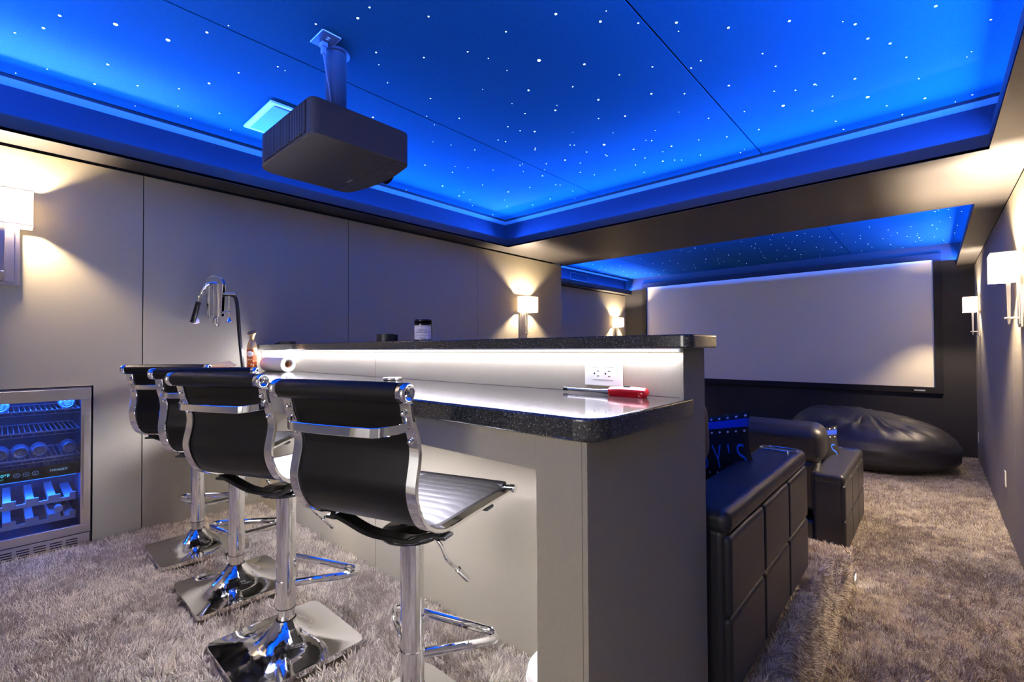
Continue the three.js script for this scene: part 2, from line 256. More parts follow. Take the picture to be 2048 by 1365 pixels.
  const fill = (where, x0, x1, z0, z1, n) => { for (let i = 0; i < n; i++) STARS[where].push([x0 + rnd() * (x1 - x0), z0 + rnd() * (z1 - z0), rnd() < 0.75 ? 0 : 1]); };
  fill('rear', -3.3, 0.28, -3.55, 0.5, 70); fill('front', -4.3, 0.25, -8.3, -4.9, 55);
  const G = 0.004;
  for (const [where, xs, z0, z1] of [['rear', [-3.319, -2.18, -0.865, 0.304], -3.569, 0.889], ['front', [-4.429, -3.49, -2.18, -0.865, 0.304], ZS, -4.726]])
    for (let i = 0; i + 1 < xs.length; i++) {
      const p = obj('star_panel', bx(xs[i] + (i ? G : 0), xs[i + 1] - (i + 2 < xs.length ? G : 0), YP, YP + 0.025, z0, z1), M.sky, c);
      for (const [x, z, k] of STARS[where]) if (x >= xs[i] + 0.01 && x < xs[i + 1] - 0.01) { const s = obj('star', tips[k], M.star, p); s.position.set(x, YP, z); }
    }
}
{
  const v = thing('wall_vent', 'slotted air vent high on the set back wall above the soffit', 'vent', [XF + 0.001, 2.28, -6.76]);
  obj('frame', [bx(0, 0.008, -0.065, -0.055, -0.27, 0.27), bx(0, 0.008, 0.055, 0.065, -0.27, 0.27), bx(0, 0.008, -0.065, 0.065, -0.27, -0.26), bx(0, 0.008, -0.065, 0.065, 0.26, 0.27)], M.soffit, v);
  for (let i = 0; i < 18; i++) obj('slat', bx(0, 0.005, -0.055, 0.055, -0.25 + i * 0.0294 - 0.008, -0.25 + i * 0.0294 + 0.008), M.coveWall, v);
  const a = thing('ceiling_vent', 'pale square panel on the star ceiling beside the projector', 'vent', [-2.84, YP - 0.001, -1.17]);
  obj('frame', bx(-0.21, 0.21, -0.012, 0, -0.2, 0.2, 0.003), M.white, a);
  obj('face', bx(-0.18, 0.18, -0.016, -0.012, -0.17, 0.17, 0.001), M.trim, a);
}

// ---------------------------------------------------------------- shag carpet (pile nobody could count)
function tuftGeometry(strands, radius, height, width) {
  const pos = [], idx = []; const r0 = seed; seed = 4242;
  for (let i = 0; i < strands; i++) {
    const a = rnd() * 6.283, rr = radius * Math.sqrt(rnd()), bx0 = Math.cos(a) * rr * 0.6, bz0 = Math.sin(a) * rr * 0.6, h = height * (0.62 + 0.5 * rnd());
    const la = a + (rnd() - 0.5) * 1.6, lean = (0.08 + 0.5 * rnd()) * h, dx = Math.cos(la) * lean, dz = Math.sin(la) * lean, wa = rnd() * 6.283, wx = Math.cos(wa) * width / 2, wz = Math.sin(wa) * width / 2, o = pos.length / 3;
    const k = 0.3 + 0.2 * rnd(), ring = (f, y, s) => { for (let j = 0; j < 3; j++) { const q = wa + j * 2.094; pos.push(bx0 + dx * f + Math.cos(q) * width / 2 * s, y, bz0 + dz * f + Math.sin(q) * width / 2 * s); } };
    ring(0, 0, 1); ring(k, h * 0.6, 1); ring(1, h * 0.97, 0.5);
    for (const s of [0, 3]) for (let j = 0; j < 3; j++) { const p = o + s + j, q = o + s + (j + 1) % 3; idx.push(p, q, p + 3, q, q + 3, p + 3); }
    idx.push(o + 6, o + 7, o + 8);
  }
  seed = r0;
  const g = new THREE.BufferGeometry(); g.setAttribute('position', new THREE.Float32BufferAttribute(pos, 3)); g.setIndex(idx); g.computeVertexNormals(); return g;
}
function shag(name, label, patches, tone, strands = 13) {
  const list = [];
  for (const { u, v, at, up, step, skip } of patches) for (let a = u[0]; a < u[1]; a += step) for (let b = v[0]; b < v[1]; b += step) {
    const p = at(a + (rnd() - 0.5) * step, b + (rnd() - 0.5) * step); if (skip && skip(p)) continue; list.push([p, up, step]);
  }
  const g = tuftGeometry(strands, 0.011, 0.034, 0.0046), m = new THREE.InstancedMesh(g, M.pile, list.length), d = new THREE.Object3D(), c = new THREE.Color(), q = new THREE.Quaternion(), Y = V(0, 1, 0);
  list.forEach(([p, up, step], i) => {
    const n1 = noise.noise(p.x * 11, p.y * 2, p.z * 11), n2 = noise.noise(p.x * 11 + 40, p.y, p.z * 11 + 9), k = Math.max(1, step / 0.0138), e = 0.5, f = 1.5, s1 = 1.1 * noise.noise(p.x * 2.1 + 3, 5, p.z * 2.1), s2 = 1.1 * noise.noise(p.x * 2.1 + 17, 8, p.z * 2.1 + 4); // combed this way and that in broad swathes
    d.position.copy(p); q.setFromUnitVectors(Y, V(up[0] + s1 + f * n1 + e * (rnd() - 0.5), up[1] + e * 0.3 * (rnd() - 0.5), up[2] + s2 + f * n2 + e * (rnd() - 0.5)).normalize()); d.quaternion.copy(q).multiply(new THREE.Quaternion().setFromAxisAngle(Y, rnd() * 6.283));
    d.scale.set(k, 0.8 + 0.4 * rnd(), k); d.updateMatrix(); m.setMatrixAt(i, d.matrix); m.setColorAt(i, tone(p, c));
  });
  m.name = name; m.userData = { kind: 'stuff', label, category: 'carpet' }; scene.add(m); return m;
}
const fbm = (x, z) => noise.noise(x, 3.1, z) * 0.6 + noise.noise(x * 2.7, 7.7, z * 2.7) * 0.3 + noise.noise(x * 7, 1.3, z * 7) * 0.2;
const STOOLS = [[-1.052, -0.753, 0.31], [-1.696, -0.681, 0.386], [-2.291, -0.707, 0.854], [-2.89, -0.707, 0.84]];
const lay = y => (a, b) => V(a, y - PILE, b), onBase = p => STOOLS.some(s => Math.abs(p.x - s[0]) < 0.207 && Math.abs(p.z - s[1]) < 0.207);
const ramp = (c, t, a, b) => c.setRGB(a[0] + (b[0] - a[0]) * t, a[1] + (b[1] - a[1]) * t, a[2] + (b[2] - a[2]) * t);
// one yarn mix everywhere: taupe and cream strands in random tufts, broad mottle painted for pile-lay shade
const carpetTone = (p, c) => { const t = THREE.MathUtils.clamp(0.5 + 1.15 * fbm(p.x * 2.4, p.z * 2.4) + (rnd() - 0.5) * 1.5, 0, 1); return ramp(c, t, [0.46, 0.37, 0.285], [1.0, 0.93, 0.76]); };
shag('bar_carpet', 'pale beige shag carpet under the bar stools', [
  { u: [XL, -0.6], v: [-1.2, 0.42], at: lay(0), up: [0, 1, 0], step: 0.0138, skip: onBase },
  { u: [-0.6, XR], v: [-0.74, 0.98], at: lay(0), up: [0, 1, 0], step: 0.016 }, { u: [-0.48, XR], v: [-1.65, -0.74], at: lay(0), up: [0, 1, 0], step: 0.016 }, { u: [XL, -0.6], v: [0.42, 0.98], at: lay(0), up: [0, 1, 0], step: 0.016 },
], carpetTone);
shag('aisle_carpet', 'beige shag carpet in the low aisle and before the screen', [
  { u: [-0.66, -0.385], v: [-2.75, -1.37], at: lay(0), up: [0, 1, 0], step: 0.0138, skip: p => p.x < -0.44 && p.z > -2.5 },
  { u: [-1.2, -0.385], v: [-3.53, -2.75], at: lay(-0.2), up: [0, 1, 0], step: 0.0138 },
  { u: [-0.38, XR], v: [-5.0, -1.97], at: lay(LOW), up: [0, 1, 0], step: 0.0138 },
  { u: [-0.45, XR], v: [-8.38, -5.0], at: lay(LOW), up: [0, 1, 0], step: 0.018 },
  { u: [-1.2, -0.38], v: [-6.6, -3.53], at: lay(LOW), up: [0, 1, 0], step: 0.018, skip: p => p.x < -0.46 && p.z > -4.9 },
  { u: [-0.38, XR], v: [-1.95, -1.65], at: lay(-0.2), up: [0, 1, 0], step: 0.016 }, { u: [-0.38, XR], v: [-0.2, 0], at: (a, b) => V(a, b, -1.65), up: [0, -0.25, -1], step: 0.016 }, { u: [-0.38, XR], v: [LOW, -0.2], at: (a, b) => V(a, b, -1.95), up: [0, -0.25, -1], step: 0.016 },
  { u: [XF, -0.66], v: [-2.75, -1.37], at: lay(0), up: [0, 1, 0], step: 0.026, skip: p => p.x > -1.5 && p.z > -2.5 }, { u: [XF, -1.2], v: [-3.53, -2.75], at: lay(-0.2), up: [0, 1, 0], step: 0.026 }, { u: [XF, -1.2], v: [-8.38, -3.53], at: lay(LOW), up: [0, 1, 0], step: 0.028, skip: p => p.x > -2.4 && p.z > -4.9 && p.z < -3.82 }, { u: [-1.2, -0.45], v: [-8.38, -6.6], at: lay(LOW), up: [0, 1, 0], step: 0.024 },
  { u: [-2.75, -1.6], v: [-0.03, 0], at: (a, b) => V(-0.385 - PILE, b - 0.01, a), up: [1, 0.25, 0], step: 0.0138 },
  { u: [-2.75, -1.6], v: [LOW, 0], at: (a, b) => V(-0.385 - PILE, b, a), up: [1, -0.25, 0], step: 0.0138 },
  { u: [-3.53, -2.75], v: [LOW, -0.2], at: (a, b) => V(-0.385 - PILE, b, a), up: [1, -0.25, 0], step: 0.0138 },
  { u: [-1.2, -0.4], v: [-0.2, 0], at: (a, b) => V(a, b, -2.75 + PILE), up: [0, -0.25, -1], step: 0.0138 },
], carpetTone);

// ---------------------------------------------------------------- the bar
const ZK = -1.21, ZH = -1.36, XE = -0.486, YC = 0.9156;
{
  const b = thing('bar', 'grey fabric clad bar with half wall, knee panels and end pier', 'bar', [0, 0, 0]), g = 0.0015;
  obj('half_wall', bx(XL + 0.001, XE - 0.012, -0.03, 1.0, ZH + 0.005, ZK - 0.012), M.backing, b);
  obj('rear_panel', bx(XL + 0.001, XE - 0.012, -0.03, 1.047, ZH, ZH + 0.006), M.bar, b);
  for (const [a, c] of [[XL + 0.001, -1.985 - g], [-1.985 + g, -0.611]]) obj('knee_panel', bx(a, c, -0.03, 0.87, ZK - 0.012, ZK, 0.001), M.bar, b);
  for (const [a, c] of [[XL + 0.001, -1.985 - g], [-1.985 + g, XE - 0.004]]) obj('splash_panel', bx(a, c, YC, 1.047, ZK - 0.012, ZK, 0.001), M.bar, b);
  obj('pier', bx(-0.611, XE - 0.012, -0.03, 0.8696, ZK, -0.745, 0.0015), M.bar, b);
  obj('end_panel', sheetX([[-0.7455, -0.03], [ZH, -0.03], [ZH, 1.047], [ZK + 0.002, 1.047], [ZK + 0.002, 0.8698], [-0.7455, 0.8698]], XE, -0.0118, [], 0.0012), M.bar, b);
  obj('apron', bx(XL + 0.001, -0.612, 0.797, 0.8696, -0.767, -0.747, 0.001), M.bar, b);
}
function slab(x0, x1, zf, zb, y0, y1, r, bev) { // a stone top with its front right corner rounded
  const s = new THREE.Shape(); s.moveTo(x0, -zb); s.lineTo(x1, -zb); s.lineTo(x1, -zf + r); s.quadraticCurveTo(x1, -zf, x1 - r, -zf); s.lineTo(x0, -zf); s.closePath();
  const g = extrude(s, y1 - y0, bev, 4); g.rotateX(-Math.PI / 2); g.translate(0, y0, 0); return metric(g);
}
tag(obj('countertop', slab(XL + 0.001, -0.461, -0.738, ZK, 0.8700, YC, 0.06, 0.006), M.stone), 'polished dark speckled stone counter with rounded corner', 'countertop');
tag(obj('bar_ledge', slab(XL + 0.001, -0.458, -1.183, -1.377, 1.0475, 1.0835, 0.028, 0.004), M.stone), 'raised dark stone ledge on the half wall', 'ledge');
{
  const l = thing('led_strip', 'glowing white light strip under the stone ledge', 'light strip', [0, 0, 0]);
  obj('profile', bx(XL + 0.01, -0.49, 1.0435, 1.0475, -1.2, -1.184), M.white, l);
  obj('diffuser', bx(XL + 0.01, -0.49, 1.038, 1.0435, -1.199, -1.185, 0.001), M.whiteLed, l);
  obj('end_cap', bx(-0.49, -0.484, 1.036, 1.0475, -1.2, -1.184, 0.002), M.white, l);
  const u = thing('led_strip', 'hidden white light strip under the counter behind the apron', 'light strip', [0, 0, 0]);
  obj('diffuser', bx(-2.95, -0.65, 0.803, 0.811, -0.790, -0.7672, 0.001), M.whiteLed, u); obj('profile', bx(-2.95, -0.65, 0.811, 0.82, -0.790, -0.7672, 0.001), M.white, u);
}

// ---------------------------------------------------------------- bar stools
function barStool() {
  const t = new THREE.Group();
  const prof = [[-0.255, 0.617], [-0.087, 0.6225], [0, 0.625], [0.079, 0.626], [0.123, 0.630], [0.161, 0.643], [0.197, 0.667], [0.215, 0.693], [0.227, 0.7215], [0.2315, 0.751], [0.2268, 0.778], [0.2207, 0.805], [0.2188, 0.833], [0.2265, 0.863], [0.243, 0.901], [0.252, 0.937], [0.262, 0.957]];
  const curve = new THREE.CatmullRomCurve3(prof.map(p => V(0, p[1], p[0])), false, 'centripetal'), len = curve.getLength();
  const pts = curve.getSpacedPoints(150), up = V(1, 0, 0);
  for (const s of [-1, 1]) obj('side_frame', sweep(pts.map(p => V(s * 0.172, p.y, p.z)), up, flat(0.0055, 0.014)), M.chrome, t);
  // sling: ribbed on the sitter's side, plain behind
  const sling = (i0, i1, name) => {
    const W = 0.156, pos = [], idx = [], nx = 10, rows = i1 - i0 + 1;
    for (const side of [1, -1]) for (let i = i0; i <= i1; i++) {
      const a = pts[Math.max(0, i - 1)], b = pts[Math.min(150, i + 1)], T = b.clone().sub(a).normalize(), N = V(0, T.z, -T.y); // toward the sitter
      const rib = 0.006 * Math.pow(Math.abs(Math.sin(Math.PI * (i / 150) * len / 0.041)), 0.45);
      for (let j = 0; j <= nx; j++) {
        const f = -1 + 2 * j / nx, edge = Math.pow(Math.abs(f), 8), off = side > 0 ? 0.014 + rib * (1 - edge) - 0.005 * edge : 0.001;
        const p = pts[i].clone().addScaledVector(N, off); pos.push(f * W, p.y, p.z);
      }
    }
    const q = nx + 1, o = rows * q;
    for (let i = 0; i < rows - 1; i++) for (let j = 0; j < nx; j++) { const a = i * q + j, b = a + 1, c = a + q, d = c + 1; idx.push(a, c, b, b, c, d, o + a, o + b, o + c, o + b, o + d, o + c); }
    for (let i = 0; i < rows - 1; i++) for (const j of [0, nx]) { const a = i * q + j, c = a + q; idx.push(...(j ? [a, c, o + a, c, o + c, o + a] : [a, o + a, c, c, o + a, o + c])); }
    for (const i of [0, rows - 1]) for (let j = 0; j < nx; j++) { const a = i * q + j; idx.push(...(i ? [a, o + a, a + 1, a + 1, o + a, o + a + 1] : [a, a + 1, o + a, a + 1, o + a + 1, o + a])); }
    const g = new THREE.BufferGeometry(); g.setAttribute('position', new THREE.Float32BufferAttribute(pos, 3)); g.setIndex(idx); return obj(name, metric(toCreasedNormals(g, 0.9)), name === 'seat' ? M.vinyl : M.leather, t);
  };
  sling(0, 74, 'seat'); sling(74, 148, 'backrest');
  const roll = new THREE.LatheGeometry([[0.0001, -0.176], [0.019, -0.176], [0.0215, -0.168], [0.0225, -0.12], [0.0225, 0.12], [0.0215, 0.168], [0.019, 0.176], [0.0001, 0.176]].map(p => new THREE.Vector2(...p)), 28);
  roll.rotateZ(Math.PI / 2); roll.translate(0, 0.959, 0.268); obj('back_roll', roll, M.leather, t);
  for (const s of [-1, 1]) {
    const cap = lathe([[0.0001, 0.004], [0.006, 0.004], [0.0075, 0.006], [0.012, 0.006], [0.013, 0.010], [0.0185, 0.012], [0.0215, 0.008], [0.022, -0.008], [0.0001, -0.008]], 28);
    cap.rotateZ(-s * Math.PI / 2); cap.translate(s * 0.182, 0.959, 0.268); const c = obj('end_cap', cap, M.chrome, t);
    const sc = cyl(0.004, 0.004, 0.002, 0, 0, 0, 6); sc.rotateZ(-s * Math.PI / 2); sc.translate(s * 0.1855, 0.959, 0.268); obj('screw', sc, M.black, c);
    const fc = cyl(0.0125, 0.0125, 0.016, 0, 0, 0, 24); fc.rotateZ(-s * Math.PI / 2); fc.translate(s * 0.175, 0.620, -0.260); obj('end_cap', fc, M.chrome, t);
    for (const [y, z] of [[0.915, 0.2525], [0.852, 0.2285]]) { const b = new THREE.SphereGeometry(0.0065, 14, 8); b.scale(1, 1, 0.7); b.translate(s * 0.168, y, z + 0.004); obj('bolt', b, M.chrome, t); }
  }
  const bar = cyl(0.0105, 0.0105, 0.35, 0, 0, 0, 20); bar.rotateZ(Math.PI / 2); bar.translate(0.175, 0.620, -0.258); obj('front_bar', bar, M.chrome, t);
  const pad = cyl(0.0165, 0.0165, 0.31, 0, 0, 0, 20); pad.rotateZ(Math.PI / 2); pad.translate(0.155, 0.6225, -0.257); obj('front_roll', pad, M.leather, t);
  obj('brace', sweep(spline([V(0.168, 0.886, 0.243), V(0.155, 0.882, 0.262), V(0.125, 0.877, 0.284), V(0.085, 0.876, 0.288), V(-0.085, 0.876, 0.288), V(-0.125, 0.877, 0.284), V(-0.155, 0.882, 0.262), V(-0.168, 0.886, 0.243)], 50), V(0, 1, 0), flat(0.0035, 0.0105)), M.chrome, t);
  // mechanism: swivel plate and two bowed black straps that carry the frames
  obj('swivel_plate', [lathe([[0.0001, 0.538], [0.05, 0.538], [0.082, 0.548], [0.086, 0.556], [0.078, 0.565], [0.0001, 0.570]], 32)], M.gloss, t);
  for (const z of [0.085, -0.085]) {
    obj('strap', sweep(spline([V(-0.168, 0.618, z * 1.25), V(-0.13, 0.605, z * 1.2), V(-0.07, 0.575, z), V(0, 0.566, z * 0.85), V(0.07, 0.575, z), V(0.13, 0.605, z * 1.2), V(0.168, 0.618, z * 1.25)], 40), V(0, 0, 1), flat(0.007, 0.019)), M.gloss, t);
    for (const s of [-1, 1]) obj('bracket', bx(s * 0.168 - 0.017, s * 0.168 + 0.017, 0.605, 0.614, z * 1.25 - 0.02, z * 1.25 + 0.02, 0.003), M.black, t);
  }
  obj('lever', [sweep(spline([V(0.06, 0.555, 0.0), V(0.085, 0.535, -0.005), V(0.098, 0.49, -0.02), V(0.104, 0.47, -0.035), V(0.108, 0.445, -0.062)], 20), V(1, 0, 0), oval(0.0055, 0.0055, 10)), sweep([V(0.108, 0.447, -0.060), V(0.111, 0.40, -0.105)], V(1, 0, 0), oval(0.008, 0.008, 12))], M.chrome, t);
  obj('column', cyl(0.0315, 0.0315, 0.395, 0, 0.148, 0, 40), M.chrome, t);
  const r = new THREE.TorusGeometry(0.0308, 0.0018, 8, 40); r.rotateX(Math.PI / 2); r.translate(0, 0.147, 0); obj('seal_ring', r, M.black, t);
  // foot rest: rounded triangle of oval tube, its point on the column
  const F = [V(0.02, 0.226, -0.01), V(0.162, 0.226, -0.128), V(0.176, 0.226, -0.15), V(0.158, 0.226, -0.172), V(0.12, 0.226, -0.175), V(-0.12, 0.226, -0.175), V(-0.158, 0.226, -0.172), V(-0.176, 0.226, -0.15), V(-0.162, 0.226, -0.128), V(-0.02, 0.226, -0.01)];
  obj('footrest', sweep(spline(F, 90), V(0, 1, 0), oval(0.0095, 0.0135)), M.chrome, t);
  const clamp = cyl(0.034, 0.034, 0.036, 0, 0.208, 0, 40); obj('footrest_clamp', clamp, M.chrome, t);
  return t;
}
function stoolBase(turn) {
  const o = new THREE.Group();
  const nr = 26, na = 160, pos = [], idx = [], HW = 0.195;
  for (let i = 0; i <= nr; i++) for (let j = 0; j < na; j++) {
    const a = j / na * 2 * Math.PI, c = Math.abs(Math.cos(a)), s = Math.abs(Math.sin(a)), n = 16, R = HW / Math.pow(Math.pow(c, n) + Math.pow(s, n), 1 / n), f = i / nr, k = Math.pow(f, 1.35), rr = 0.033 + (R - 0.033) * k;
    const y = 0.004 + 0.072 * Math.exp(-Math.pow((rr - 0.033) / 0.052, 1.05)) + 0.012 * Math.pow(1 - k, 2) * (i ? 1 : 1) + 0.006 * (R / HW - 1) * k * (1 - k) * 4;
    pos.push(Math.cos(a) * rr, y, Math.sin(a) * rr);
  }
  for (let j = 0; j < na; j++) { const a = j / na * 2 * Math.PI, c = Math.abs(Math.cos(a)), s = Math.abs(Math.sin(a)), R = HW / Math.pow(Math.pow(c, 16) + Math.pow(s, 16), 1 / 16); pos.push(Math.cos(a) * R, -0.012, Math.sin(a) * R); }
  for (let i = 0; i <= nr; i++) for (let j = 0; j < na; j++) { const a = i * na + j, b = i * na + (j + 1) % na; idx.push(a, b, a + na, b, b + na, a + na); }
  const g = new THREE.BufferGeometry(); g.setAttribute('position', new THREE.Float32BufferAttribute(pos, 3)); g.setIndex(idx); g.setAttribute('uv', new THREE.Float32BufferAttribute(new Float32Array(pos.length / 3 * 2), 2));
  return toCreasedNormals(g, 0.8);
}
{
  const proto = barStool(), baseGeo = stoolBase(), collar = lathe([[0.0295, 0.07], [0.036, 0.071], [0.039, 0.078], [0.036, 0.085], [0.0295, 0.086]], 40);
  const say = ['black leather and chrome bar stool nearest the end of the bar', 'black and chrome bar stool second from the end of the bar', 'black and chrome bar stool third from the end of the bar', 'black and chrome bar stool farthest from the bar end, beside the wall'];
  STOOLS.forEach(([x, z, turn], i) => {
    const t = proto.clone(); t.name = numbered('bar_stool'); t.position.set(x, 0, z); t.rotation.y = turn; t.userData = { label: say[i], category: 'bar stool', group: 'bar stools along the counter' }; scene.add(t);
    const b = obj('base', baseGeo, M.chrome, t); b.rotation.y = -turn; b.position.y = 0.019;
    obj('post', cyl(0.0285, 0.0285, 0.09, 0, 0.06, 0, 40), M.chrome, t); obj('collar', collar, M.chrome, t);
  });
}

// ---------------------------------------------------------------- wall lamps
function sconce(wx, out, y, z, label, power = 1) {
  const t = thing('wall_sconce', label, 'wall lamp', [wx, y, z], 0, 'wall sconces'), X = a => out * a, B = (a, b, ...r) => bx(X(a), X(b), ...r);
  obj('backplate', B(0, 0.012, -0.29, 0.03, -0.062, 0.062, 0.002), M.nickel, t);
  obj('inner_plate', B(0.012, 0.017, -0.272, 0.015, -0.042, 0.042, 0.001), M.nickel, t);
  obj('arm', B(0.012, 0.078, -0.238, -0.226, -0.008, 0.008, 0.002), M.nickel, t);
  const st = (r0, r1, y0, y1) => { const g = new THREE.CylinderGeometry(r1, r0, y1 - y0, 4, 1); g.rotateY(Math.PI / 4); g.translate(X(0.056), (y0 + y1) / 2, 0); return metric(toCreasedNormals(g, 0.5)); };
  obj('stem', [st(0.0095, 0.014, -0.226, -0.012), st(0.006, 0.011, -0.27, -0.238), cyl(0.014, 0.014, 0.02, X(0.056), -0.014, 0, 20)], M.nickel, t);
  const s0 = 0.016, s1 = 0.140, w = 0.105, h = 0.175, e = 0.0008;
  const sh = obj('shade', [B(s1 - e, s1, 0, h, -w, w), B(s0, s0 + e, 0, h, -w, w), B(s0, s1, 0, h, -w, -w + e), B(s0, s1, 0, h, w - e, w)].map(g => g), M.shade, t);
  for (const q of [0, h - 0.004]) obj('shade_rim', [B(s1 - 0.002, s1 + 0.0006, q, q + 0.004, -w, w), B(s0, s1, q, q + 0.004, -w - 0.0006, -w + 0.002), B(s0, s1, q, q + 0.004, w - 0.002, w + 0.0006), B(s0, s0 + 0.002, q, q + 0.004, -w, w)], M.white, sh);
  const bulb = lathe([[0.0001, 0.0], [0.010, 0.0], [0.012, 0.02], [0.021, 0.045], [0.023, 0.062], [0.017, 0.08], [0.0001, 0.088]], 20); bulb.translate(X(0.056), 0.035, 0); obj('bulb', bulb, M.bulb, t);
  obj('socket', cyl(0.012, 0.012, 0.035, X(0.056), 0, 0, 20), M.white, t);
  const l = new THREE.PointLight(new THREE.Color().setRGB(...WARM), K.sconce * power); l.position.set(wx + X(0.056), y + 0.085, z); l.shadow.radius = 1.1; scene.add(l);
}
sconce(XL, 1, 1.667, 0.0, 'wall lamp with square white shade above the beverage cooler', 0.38);
sconce(XL, 1, 1.452, -3.967, 'wall lamp with square shade seen above the middle of the stone ledge', 0.36);
sconce(XF, 1, 1.446, -7.97, 'small far wall lamp on the set back wall left of the projection screen', 0.45);
sconce(XR, -1, 1.452, -4.24, 'wall lamp with square shade nearest the viewer on the aisle wall', 1.15);
sconce(XR, -1, 1.446, -7.68, 'far wall lamp on the aisle wall right of the projection screen', 0.3);
sconce(XR, -1, 1.667, 0.62, 'added dim fill lamp on the aisle wall behind the viewer', 0.08);  // unseen lamp added to warm the end of the bar

// ---------------------------------------------------------------- beverage cooler set in the wall
{
  const t = thing('beverage_cooler', 'stainless steel framed beverage cooler glowing blue inside', 'cooler', [XL, 0, 0]);
  const Z0 = -0.3, Z1 = 0.23, D = -0.5;
  obj('cabinet', [bx(D, -0.001, -0.03, 0.095, -0.338, 0.268), bx(D, -0.001, 0.80, 0.852, -0.338, 0.268), bx(D, -0.001, 0.095, 0.80, -0.338, Z0), bx(D, -0.001, 0.095, 0.80, Z1, 0.268), bx(D - 0.02, D, -0.03, 0.852, -0.338, 0.268)], M.liner, t);
  const d = new THREE.Group(); d.name = 'door'; t.add(d);
  obj('door_frame', [bx(0.0, 0.022, 0.068, 0.113, -0.334, 0.264, 0.002), bx(0.0, 0.022, 0.785, 0.845, -0.334, 0.264, 0.002), bx(0.0, 0.0215, 0.113, 0.785, -0.334, -0.294, 0.002), bx(0.0, 0.0215, 0.113, 0.785, 0.224, 0.264, 0.002)], M.steel, d);
  obj('door_glass', bx(0.008, 0.013, 0.11, 0.79, -0.296, 0.226), P([0.62, 0.64, 0.7], 0.01, { transmission: 1, thickness: 0, ior: 1.5 }), d);
  obj('handle', [bx(0.045, 0.055, 0.2, 0.71, -0.325, -0.303, 0.002), bx(0.02, 0.05, 0.205, 0.235, -0.323, -0.305, 0.002), bx(0.02, 0.05, 0.675, 0.705, -0.323, -0.305, 0.002)], M.steel, d);
  const k = obj('kick_grille', bx(0.0, 0.012, -0.035, 0.062, -0.332, 0.262, 0.002), M.steel, t);
  for (let i = 0; i < 8; i++) for (let j = 0; j < 5; j++) obj('slot', bx(0.0112, 0.0125, -0.012 + j * 0.0125, -0.0065 + j * 0.0125, -0.285 + i * 0.06, -0.24 + i * 0.06, 0.0005), M.matte, k);
  const kn = cyl(0.008, 0.008, 0.008, 0, 0, 0, 20); kn.rotateZ(-Math.PI / 2); kn.translate(0.012, 0.02, 0.0); obj('lock', kn, M.chrome, k);
  for (const y of [0.735, 0.625, 0.487]) {
    const s = [bx(-0.47, -0.03, y - 0.002, y + 0.002, Z0 + 0.005, Z0 + 0.009), bx(-0.046, -0.040, y - 0.005, y + 0.002, Z0, Z1), bx(-0.47, -0.465, y - 0.004, y + 0.001, Z0, Z1), bx(-0.043, -0.040, y - 0.022, y - 0.019, Z0, Z1)];
    for (let i = 0; i < 26; i++) s.push(bx(-0.468, -0.042, y, y + 0.003, Z0 + 0.01 + i * 0.02, Z0 + 0.013 + i * 0.02));
    for (let i = 0; i < 13; i++) s.push(bx(-0.043, -0.041, y - 0.02, y, Z0 + 0.02 + i * 0.04, Z0 + 0.022 + i * 0.04));
    obj('wire_shelf', s, S([0.7, 0.7, 0.72], 0.35, { metalness: 0.4 }), t);
  }
  const panel = obj('control_panel', bx(-0.2, -0.012, 0.385, 0.45, Z0, Z1, 0.003), M.gloss, t);
  const tex = canvasTex(1024, 128, (c, w, h) => {
    c.fillStyle = '#050609'; c.fillRect(0, 0, w, h); c.fillStyle = '#8fb4d8'; c.font = '46px sans-serif'; c.fillText('newair', 792, 72);
    c.strokeStyle = '#6f86b8'; c.lineWidth = 4; [560, 625, 690].forEach((x, i) => { c.beginPath(); c.ellipse(x, 64, 22, 22, 0, 0, 7); c.stroke(); c.beginPath(); if (i === 0) { c.moveTo(x - 9, 70); c.lineTo(x, 56); c.lineTo(x + 9, 70); } else if (i === 1) { c.moveTo(x - 9, 58); c.lineTo(x, 72); c.lineTo(x + 9, 58); } else { c.moveTo(x, 50); c.lineTo(x, 66); c.moveTo(x - 7, 74); c.lineTo(x + 7, 74); } c.stroke(); });
    c.fillStyle = '#5fe8ff'; c.font = 'bold 44px sans-serif'; c.fillText('50\u00b0F', 425, 66); c.fillText('38\u00b0F', 310, 66); c.font = '18px sans-serif'; c.fillText('SET', 445, 96); c.fillText('SET', 335, 96);
  });
  const face = new THREE.PlaneGeometry(0.52, 0.06); face.rotateY(Math.PI / 2); face.translate(-0.0115, 0.4175, (Z0 + Z1) / 2);
  obj('control_print', face, S([0.4, 0.4, 0.4], 0.3, { map: tex, emissive: new THREE.Color(1, 1, 1), emissiveMap: tex, emissiveIntensity: 0.9 }), panel);
  for (const y of [0.265, 0.165]) {
    const pts = [[Z0 + 0.02, y - 0.022], [Z1 - 0.02, y - 0.022]]; const n = 6, st = (Z1 - Z0 - 0.04) / n;
    for (let i = n; i > 0; i--) { const a = Z0 + 0.02 + i * st, b = a - st; pts.push([a, y + 0.018], [a - st * 0.28, y + 0.018], [a - st * 0.3, y - 0.004], [b + st * 0.3, y - 0.004], [b + st * 0.28, y + 0.018], [b, y + 0.018]); }
    obj('rack', [sheetX(pts, -0.035, -0.016), bx(-0.45, -0.05, y - 0.02, y - 0.01, Z0 + 0.02, Z0 + 0.06), bx(-0.45, -0.05, y - 0.02, y - 0.01, Z1 - 0.06, Z1 - 0.02), ...[0, 1, 2, 3, 4].map(i => bx(-0.45, -0.05, y - 0.02, y + 0.012, Z0 + 0.095 + i * 0.0817, Z0 + 0.125 + i * 0.0817))], S([0.62, 0.6, 0.58], 0.5), t);
  }
